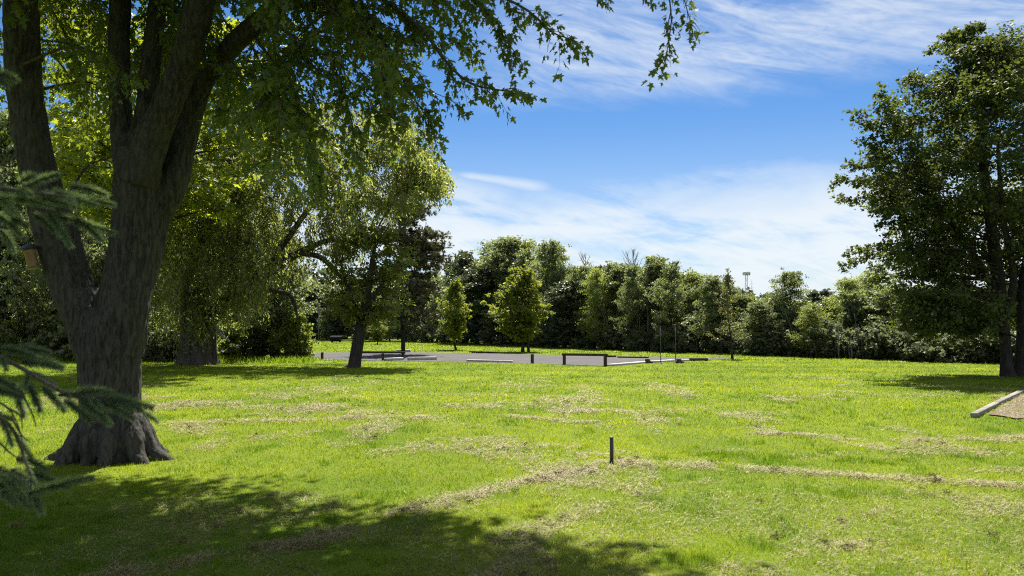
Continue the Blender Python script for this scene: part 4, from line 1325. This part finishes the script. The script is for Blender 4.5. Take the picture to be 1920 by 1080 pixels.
# the depth of the wood behind the edge, one mass nobody can count
wm, lm, lm2 = MB(), MB(), MB()
rg = np.random.default_rng(77)
for k in range(96):
    px = 600 + 1500 * (k + rg.random()) / 96
    top = np.interp(px, [560, 780, 870, 950, 1040, 1090, 1230, 1330, 1420, 1520, 1640, 1800, 2100], [520, 515, 482, 464, 480, 504, 494, 522, 552, 570, 534, 545, 535]) + 22 * rg.random() ** 1.5
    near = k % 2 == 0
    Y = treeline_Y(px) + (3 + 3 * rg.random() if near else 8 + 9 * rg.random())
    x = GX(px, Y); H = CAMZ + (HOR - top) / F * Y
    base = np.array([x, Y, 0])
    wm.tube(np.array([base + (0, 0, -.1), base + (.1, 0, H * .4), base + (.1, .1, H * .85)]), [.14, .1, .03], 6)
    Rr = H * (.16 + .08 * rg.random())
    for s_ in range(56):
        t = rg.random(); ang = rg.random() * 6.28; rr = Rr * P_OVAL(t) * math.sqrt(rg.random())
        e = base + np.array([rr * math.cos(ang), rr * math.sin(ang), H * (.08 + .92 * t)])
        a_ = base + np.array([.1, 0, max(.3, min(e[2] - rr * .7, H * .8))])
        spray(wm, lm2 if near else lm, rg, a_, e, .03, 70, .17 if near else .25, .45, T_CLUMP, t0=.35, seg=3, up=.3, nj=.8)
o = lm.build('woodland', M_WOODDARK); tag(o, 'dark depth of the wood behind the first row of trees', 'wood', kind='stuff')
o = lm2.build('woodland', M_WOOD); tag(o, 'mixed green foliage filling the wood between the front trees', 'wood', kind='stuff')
o = wm.build('woodland_stems', M_BARK2); tag(o, 'dim thin stems standing inside the wood', 'wood', kind='stuff')

# scrub along the foot of the wood
lm, wm2 = MB(), MB()
rg = np.random.default_rng(78)
for k in range(150):
    px = 760 + 1300 * rg.random()
    Y = treeline_Y(px) + rg.normal() * .7 + .4
    H = (HOR - 595) / F * Y + CAMZ
    H = (1.0 + 1.4 * rg.random()) * (Y / 60) ** .5 * (1.15 if px > 1280 else .9)
    base = np.array([GX(px, Y), Y, 0])
    for s_ in range(14):
        e = base + np.array([rg.normal() * .55, rg.normal() * .5, H * (.15 + .85 * rg.random())])
        spray(wm2, lm, rg, base, e, .012, 44, .17, .26, T_CLUMP, t0=.3, seg=3, base_var=-.1 if rg.random() < .5 else .15)
o = lm.build('undergrowth', M_DUSTY); tag(o, 'grey green scrub along the shaded foot of the wood', 'undergrowth', kind='stuff')
o = wm2.build('undergrowth_stems', M_TWIG); tag(o, 'thin stems of the scrub at the foot of the wood', 'undergrowth', kind='stuff')

# slim pale stems at the front of the wood
mb = MB(); rg = np.random.default_rng(82)
for k in range(70):
    px = 1060 + 620 * rg.random(); Y = treeline_Y(px) - .5 + 1.6 * rg.random(); H = (1.6 + 2.2 * rg.random()) * Y / 60; b = np.array([GX(px, Y), Y, -.1])
    q_ = np.array([b, b + (rg.normal() * .12, 0, H * .5), b + (rg.normal() * .3, 0, H)])
    mb.tube(smooth_path(q_, 7), np.linspace(.03 + .03 * rg.random(), .012, 7), 5)
o = mb.build('slim_stems', M_STEM); tag(o, 'slim pale stems along the front of the wood', 'stems', kind='stuff')

# bare dead treetops above the wood
def dead_tree(px, top, Y, label, seed, spread):
    rg = np.random.default_rng(seed)
    b = np.array([GX(px, Y), Y, 0]); H = CAMZ + (HOR - top) / F * Y
    mb = MB()
    mb.tube(smooth_path(np.array([(0, 0, -.1, .12), (.1, 0, H * .5, .085), (0, .1, H * .8, .05), (.1, 0, H, .012)]), 14)[:, :3], np.linspace(.12, .012, 14), 6)
    for k in range(16):
        z = H * (.62 + .33 * rg.random()); ang = rg.random() * 6.28; L = spread * (.5 + .6 * rg.random()) * (1.15 - z / H * .6)
        a_ = np.array([.03, 0, z]); e = np.array([math.cos(ang) * L * .55, math.sin(ang) * L * .55, min(z + L * 1.0, H * 1.0)])
        p_ = bez(a_, .5 * (a_ + e) + np.array([math.cos(ang), math.sin(ang), -.3]) * .12 * L, e, 7)
        mb.tube(p_, np.linspace(.035, .012, 7), 4)
        for s_ in range(3):
            d_ = unit(rg.normal(size=3) * .6 + np.array([0, 0, .8])); q0 = p_[rg.integers(2, 6)]
            mb.tube(np.array([q0, q0 + d_ * .35 * L]), [.016, .007], 3)
    o = mb.build('dead_tree', M_DEAD, loc=b); tag(o, label, 'tree', 'bare dead trees'); return o


dead_tree(1098, 474, 78, 'bare grey dead treetop, left one above the wood', 1, 2.4)
dead_tree(1188, 468, 74, 'bare grey dead treetop, right one with forked twigs above the wood', 2, 2.6)

# ------------------------------------------------------------------ young planted trees by the lot
put('young1', 'young_tree', 'small young tree with single trunk left of the bright twin stemmed tree', 855, 528, 76, Y=68)
yt = put('young0', 'young_tree', 'bright full young tree with two slim stems at the far edge of the lot', 980, 503, 104, Y=63)
mb = MB(); mb.tube(np.array([(-.5, .3, -.05), (-.45, .28, .8), (-.3, .2, 2.2)]), [.11, .08, .05], 8); mb.build('trunk', M_BARK2, yt)
put('sapling', 'sapling', 'lone thin sapling with sparse yellowish leaves on the open grass', 1373, 512, 82, Y=49.5, rz=1.0)

# park trees far beyond the lot on the left
GP = 'trees of the park beyond the lot'
FARP = [
    ('dark1', 'dark trunked park tree behind the dark container', 634, 540, 90, 112),
    ('light0', 'pale park tree with thin trunk just right of the dark leaning trunk', 693, 545, 80, 105),
    ('young1', 'tiny lollipop tree on the far lawn right of the dark leaning trunk', 708, 602, 44, 88),
    ('oval1', 'olive park tree at the far lawn left of the young trees', 756, 560, 86, 104),
    ('dark0', 'dark far tree at the back of the lawn left of the container', 596, 530, 100, 122),
]
for key, label, px, top, wd, Y in FARP:
    put(key, 'park_tree', label, px, top, wd, Y=Y, group=GP)
wm, lm = MB(), MB()
rg = np.random.default_rng(79)
for k in range(34):
    px = 250 + 560 * (k + rg.random()) / 34; Y = 124 + 14 * rg.random()
    H = 6 + 7 * rg.random(); base = np.array([GX(px, Y), Y, 0])
    wm.tube(np.array([base, base + (0, 0, H * .8)]), [.2, .05], 5)
    for s_ in range(26):
        t = rg.random(); ang = rg.random() * 6.28; rr = 3.0 * math.sqrt(rg.random())
        e = base + np.array([rr * math.cos(ang), rr * math.sin(ang), H * (.04 + .96 * t)])
        spray(wm, lm, rg, base + (0, 0, max(.2, e[2] - 1.5)), e, .03, 50, .5, .8, T_CLUMP, seg=3)
o = lm.build('far_woodland', M_WOODDARK); tag(o, 'dark far wood closing the park lawn on the left', 'wood', kind='stuff')
o = wm.build('far_woodland_stems', M_BARK2); tag(o, 'dim stems inside the far wood on the left', 'wood', kind='stuff')

# ------------------------------------------------------------------ woods on the left behind the big maple
GL = 'trees of the shady wood on the left'
LEFTW = [
    ('round1', 'slim dark tree at the left edge of the picture below the bird feeder', 18, 210, 190, 50),
    ('round1', 'leafy tree behind the bird feeder, its trunk straight below it', 62, 250, 190, 54),
    ('oval0', 'shadowy tree between the left limb and the foot of the huge maple', 118, 260, 190, 48),
    ('round0', 'tree glimpsed through the fork of the huge maple', 178, 230, 200, 57),
    ('oval2', 'dark tree just right of the huge maple trunk', 300, 300, 200, 52),
    ('round2', 'dense tree left of the picture edge in the shady wood', -90, 200, 240, 50),
    ('oval1', 'green tree right behind the thick willow trunk', 430, 330, 190, 58),
]
for key, label, px, top, wd, Y in LEFTW:
    put(key, 'forest_tree', label, px, top, wd, Y=Y, group=GL)
it = put('round1', 'ivy_tree', 'upright dark trunked tree in the bushes right of the willow', 516, 430, 150, Y=50)
mb = MB(); mb.tube(np.array([(0, 0, -.1), (.03, 0, 2.0), (0, .05, 4.5)]), [.42, .34, .26], 9); mb.build('trunk', M_BARK2, it)
lm, wm2 = MB(), MB()
rg = np.random.default_rng(80)
for k in range(120):
    px = -160 + 510 * rg.random(); Y = 46 + 9 * rg.random()
    H = 1.0 + 2.8 * rg.random(); base = np.array([GX(px, Y), Y, 0])
    for s_ in range(12):
        e = base + np.array([rg.normal() * .7, rg.normal() * .6, H * (.12 + .88 * rg.random())])
        spray(wm2, lm, rg, base, e, .014, 46, .20, .32, T_CLUMP, t0=.25, seg=3)
o = lm.build('understorey', M_WOOD); tag(o, 'leafy understorey of the shady wood behind the huge maple', 'undergrowth', kind='stuff')
o = wm2.build('understorey_stems', M_TWIG); tag(o, 'thin stems of the understorey behind the huge maple', 'undergrowth', kind='stuff')
for key, label, px, top, wd, Y in (
    ('greenshrub0', 'lush green shrub at the right foot of the upright dark trunked tree', 556, 588, 66, 48),
    ('shrub0', 'dark shrub left of the upright dark trunked tree', 478, 618, 70, 49),
    ('greenshrub1', 'sunlit shrub between the thick willow trunk and the dark shrub', 436, 610, 60, 51),
    ('greenshrub0', 'bright yellow green bush far left in the shady wood', 22, 600, 56, 47),
    ('shrub1', 'grey leafed shrub at the left foot of the thick willow', 305, 620, 74, 46)):
    put(key, 'shrub', label, px, top, wd, Y=Y, cat='shrub', group='shrubs under the trees on the left')
# tall rough grass round the shrubs
mb = MB(); rg = np.random.default_rng(81)
n = 7000
px = np.concatenate([330 + 260 * rg.random(n // 2), -60 + 420 * rg.random(n // 2)]); Y = 45.5 + rg.normal(size=n) * 1.1 + np.where(px < 340, 1.5, 0)
x = np.array([(p - 960) / F for p in px]) * Y
h = .10 + .30 * rg.random(n) ** 2; a = rg.random(n) * 6.28
V = np.empty((n, 3, 3)); w2 = .03
V[:, 0] = np.stack([x - np.cos(a) * w2, Y - np.sin(a) * w2, 0 * x], 1); V[:, 1] = np.stack([x + np.cos(a) * w2, Y + np.sin(a) * w2, 0 * x], 1)
V[:, 2] = np.stack([x + rg.normal(size=n) * .12, Y + rg.normal(size=n) * .12, h], 1)
mb.add(V.reshape(-1, 3), np.arange(3 * n), np.full(n, 3), rg.random(n) * .35, .15 * rg.random(n))
o = mb.build('tall_grass', M_BLADE); tag(o, 'rough uncut grass under the willow and its shrubs', 'grass', kind='stuff')

# ------------------------------------------------------------------ posts, rails and timbers round the lot
def ground_at(px, py):
    return G(px, py)


def rail_fence(label, posts, name='rail_fence', rail_px=None):
    """posts: list of (px, base py, top py); one beam lies along their tops"""
    base = G(posts[0][0], posts[0][1])
    t = thing(name, label, 'fence', base, 0, 'low timber rails round the lot')
    tops = []
    for px, by, ty in posts:
        g = G(px, by); h = (by - ty) / F * g[1]
        mb = MB(); mb.box(g + (0, 0, h / 2 - .06) - base, (.15, .15, h - .05 + .12), rz=.1, bev=.012); mb.build('post', M_TIMBERDK, t)
        tops.append(g + (0, 0, h))
    a_, b_ = tops[0], tops[-1]
    d_ = b_ - a_; L = np.linalg.norm(d_[:2]); ang = math.atan2(d_[1], d_[0])
    mb = MB(); mb.box(.5 * (a_ + b_) - base + (0, 0, .012), (L + .22, .17, .13), rz=ang, bev=.015, ry=-math.atan2(d_[2], L)); mb.build('rail', M_TIMBERDK, t)


rail_fence('dark low rail on two posts, alone in front of the middle of the lot', [(1058, 683.5, 665), (1135, 687, 666)])
rail_fence('long dark low rail on posts right of the leaning trunk', [(668, 676, 661), (718, 676, 662), (756, 674, 661)])
rail_fence('short low dark rail at the right end of the lot', [(1296, 677, 674), (1324, 677, 674)])


def bollard(label, px, by, ty, w=.15):
    g = G(px, by); h = (by - ty) / F * g[1]
    mb = MB(); mb.box((0, 0, h / 2 - .05), (w, w, h + .1), rz=.2, bev=.012)
    mb.box((0, 0, h + .004), (w * .8, w * .8, .02), rz=.2, bev=.005)
    o = mb.build('timber_post', M_TIMBERDK, loc=g); tag(o, label, 'post', 'short timber posts before the lot')


bollard('short dark timber post by the bushes at the left end of the lot', 604, 674, 661, .16)
bollard('short dark timber post left of the rail in the middle of the lot', 998, 681.5, 664.5, .15)


def timber(label, a, b, w, h, mat=M_KERB, name='parking_timber', group='timbers lying along the lot', lift=0.0):
    a_, b_ = G(*a), G(*b); c = .5 * (a_ + b_); d_ = b_ - a_; L = np.linalg.norm(d_)
    mb = MB(); mb.box((0, 0, h / 2 + lift), (L, w, h), rz=math.atan2(d_[1], d_[0]), bev=.02)
    o = mb.build(name, mat, loc=c); tag(o, label, 'timber', group); return o


timber('short pale timber under the right post of the long rail', (722, 677), (754, 675.5), .25, .17)
timber('long pale timber right of the long rail', (765, 676), (818, 675), .25, .2)
timber('flat pale timber left of the middle post, sunk in the grass', (876, 678), (960, 680), .22, .12)
timber('long whitish timber running back from the right post of the middle rail', (1140, 686.5), (1216, 680.2), .3, .10)
timber('whitish timber between the middle rail and the thin poles', (1218, 680), (1262, 677.5), .28, .10)
timber('short whitish timber right of the thin poles', (1278, 677.2), (1330, 676), .26, .10)
timber('dark timber at the far edge of the lot left of the twin stemmed tree', (882, 661.5), (930, 663), .3, .14, M_TIMBERDK)
timber('dark timber at the far edge of the lot behind the middle rail', (1135, 669.6), (1154, 670), .3, .13, M_TIMBERDK)
timber('thin dark timber at the far edge of the lot left of the thin poles', (1158, 671), (1216, 671.6), .3, .1, M_TIMBERDK)
timber('pale far timber at the left back edge of the lot', (744, 660.5), (770, 660.5), .3, .2)


def thin_pole(label, px, by, ty):
    g = G(px, by); h = (by - ty) / F * g[1]
    t = thing('thin_pole', label, 'pole', g, 0, 'pair of thin poles beside the lot')
    mb = MB(); mb.tube(np.array([(0, 0, -.1), (0, 0, h)]), .024, 8); mb.build('shaft', M_DKPOLE, t, smooth=True)
    mb = MB(); mb.lathe([(.025, h - .04), (.032, h - .04), (.032, h + .01), (.02, h + .03), (0, h + .03)], 10); mb.build('cap', M_DKPOLE, t)
    mb = MB(); mb.lathe([(0, .05), (.11, .05), (.13, .0), (.13, -.05)], 10); mb.build('footing', M_TIMBER, t)


thin_pole('thin grey pole, left one of the pair beside the lot', 1239, 681, 613)
thin_pole('thin grey pole, right one of the pair beside the lot', 1267, 680.5, 612)
for px, lab in ((1214, 'small dark stump left of the thin poles'), (1273, 'small dark stump against the right thin pole')):
    g = G(px, 681)
    mb = MB(); mb.lathe([(.2, -.03), (.16, .03), (.13, .12), (.14, .2), (.1, .24), (0, .23)], 11); mb.tube(np.array([(.1, 0, .1), (.3, 0, .02)]), [.06, .03], 6)
    o = mb.build('stump', M_TIMBERDK, loc=g); tag(o, lab, 'stump', 'small stumps at the edge of the lot')

# black stake in the lawn
g = G(1147, 868.5)
st_ = thing('garden_stake', 'short black square stake standing in the lawn beside the dry row', 'stake', g)
h = 48.5 / F * g[1]
mb = MB(); mb.box((0, 0, h / 2 - .08), (.045, .045, h + .13), rz=.25, bev=.004); mb.build('shaft', M_STAKE, st_)
mb = MB(); mb.box((0, 0, h - .008), (.05, .05, .016), rz=.25, bev=.004); mb.build('cap', M_STAKE, st_)

# landscape timbers of the bed at the right edge
def edging(label, a, b):
    a_, b_ = G(*a), G(*b); d_ = b_ - a_; L = np.linalg.norm(d_)
    mb = MB(); mb.box((0, 0, .045), (L - .02, .14, .11), rz=math.atan2(d_[1], d_[0]), bev=.012)
    o = mb.build('edging_timber', M_TIMBER, loc=.5 * (a_ + b_)); tag(o, label, 'timber', 'weathered timbers edging the mulch bed')


edging('weathered grey edging timber of the mulch bed, nearer one', (1826, 783), (1868, 761))
edging('weathered grey edging timber of the mulch bed, farther one', (1869, 760.5), (1913, 738.5))
edging('weathered edging timber at the back of the mulch bed', (1916, 738), (1990, 737))

# far dark container on the park lawn
g = G(630, 642)
bt = thing('waste_container', 'dark waste container on the far lawn behind the dark leaning trunk', 'container', g)
k = g[1] / F
mb = MB(); hw, hd, hh = 10.5 * k, .55, 9.5 * k
V = np.array([(-hw * .8, -hd * .8, .12), (hw * .8, -hd * .8, .12), (hw * .8, hd * .8, .12), (-hw * .8, hd * .8, .12), (-hw, -hd, hh), (hw, -hd, hh), (hw, hd, hh * 1.25), (-hw, hd, hh * 1.25)])
mb.add(V, [3, 2, 1, 0, 0, 1, 5, 4, 1, 2, 6, 5, 2, 3, 7, 6, 3, 0, 4, 7], [4] * 5); mb.build('body', M_BIN, bt)
mb = MB(); mb.box((0, 0, hh * 1.14), (hw * 2.06, hd * 2.1, .07), rx=math.atan2(hh * .25, hd * 2), bev=.02); mb.build('lid', M_BIN, bt)
for s_ in (-1, 1):
    mb = MB(); mb.tube(np.array([(s_ * hw * .7, -.12, .1), (s_ * hw * .7, .12, .1)]), .11, 10); mb.build('wheel', M_STAKE, bt)
# thin lamp pole near it
g = G(597, 641)
t = thing('lamp_pole', 'thin grey pole on the far lawn left of the dark container', 'pole', g)
mb = MB(); mb.tube(np.array([(0, 0, -.1), (0, 0, 4.2)]), [.07, .05], 8); mb.build('shaft', M_DKPOLE, t)
mb = MB(); mb.box((0, 0, 4.25), (.5, .25, .12), bev=.03); mb.build('lamp_head', M_DKPOLE, t)

# far floodlight mast and aerial above the wood
FY = 190.0
k = FY / F
b = np.array([GX(1401, FY), FY, 0]); top = CAMZ + (HOR - 514) * k
t = thing('floodlight_mast', 'far pale floodlight mast with a wide head above the wood', 'mast', b)
mb = MB()
for sx in (-1, 1):
    for sy in (-1, 1):
        mb.tube(np.array([(sx * .5, sy * .5, 0), (sx * .2, sy * .2, top)]), .045, 5)
for z in np.arange(.5, top - 1, 1.2):
    w2 = .5 - .3 * z / top
    mb.tube(np.array([(-w2, -w2, z), (w2, -w2, z + 1.2)]), .025, 4); mb.tube(np.array([(w2, w2, z), (-w2, w2, z + 1.2)]), .025, 4)
mb.build('tower', M_POLE, t)
for z, l in ((top - .2, 14), (top + .5, 13)):
    mb = MB(); mb.box((0, 0, z), (l * k, .25, .16), bev=.03); mb.build('crossbar', M_POLE, t)
for i_ in range(5):
    mb = MB(); mb.box(((i_ - 2) * 3.0 * k, -.12, top + .18), (2.2 * k, .35, .6), bev=.06); mb.build('floodlight', M_POLE, t)
b = np.array([GX(1411, FY), FY, 0]); top = CAMZ + (HOR - 524) * k
t = thing('aerial', 'thin far aerial right beside the floodlight mast', 'mast', b)
mb = MB(); mb.tube(np.array([(0, 0, 0), (0, 0, top)]), [.16, .04], 6); mb.build('shaft', M_POLE, t)
for z in (top - 1.0, top - 1.8, top - 3.0):
    mb = MB(); mb.tube(np.array([(-.35, 0, z), (.35, 0, z)]), .04, 4); mb.build('crossbar', M_POLE, t)
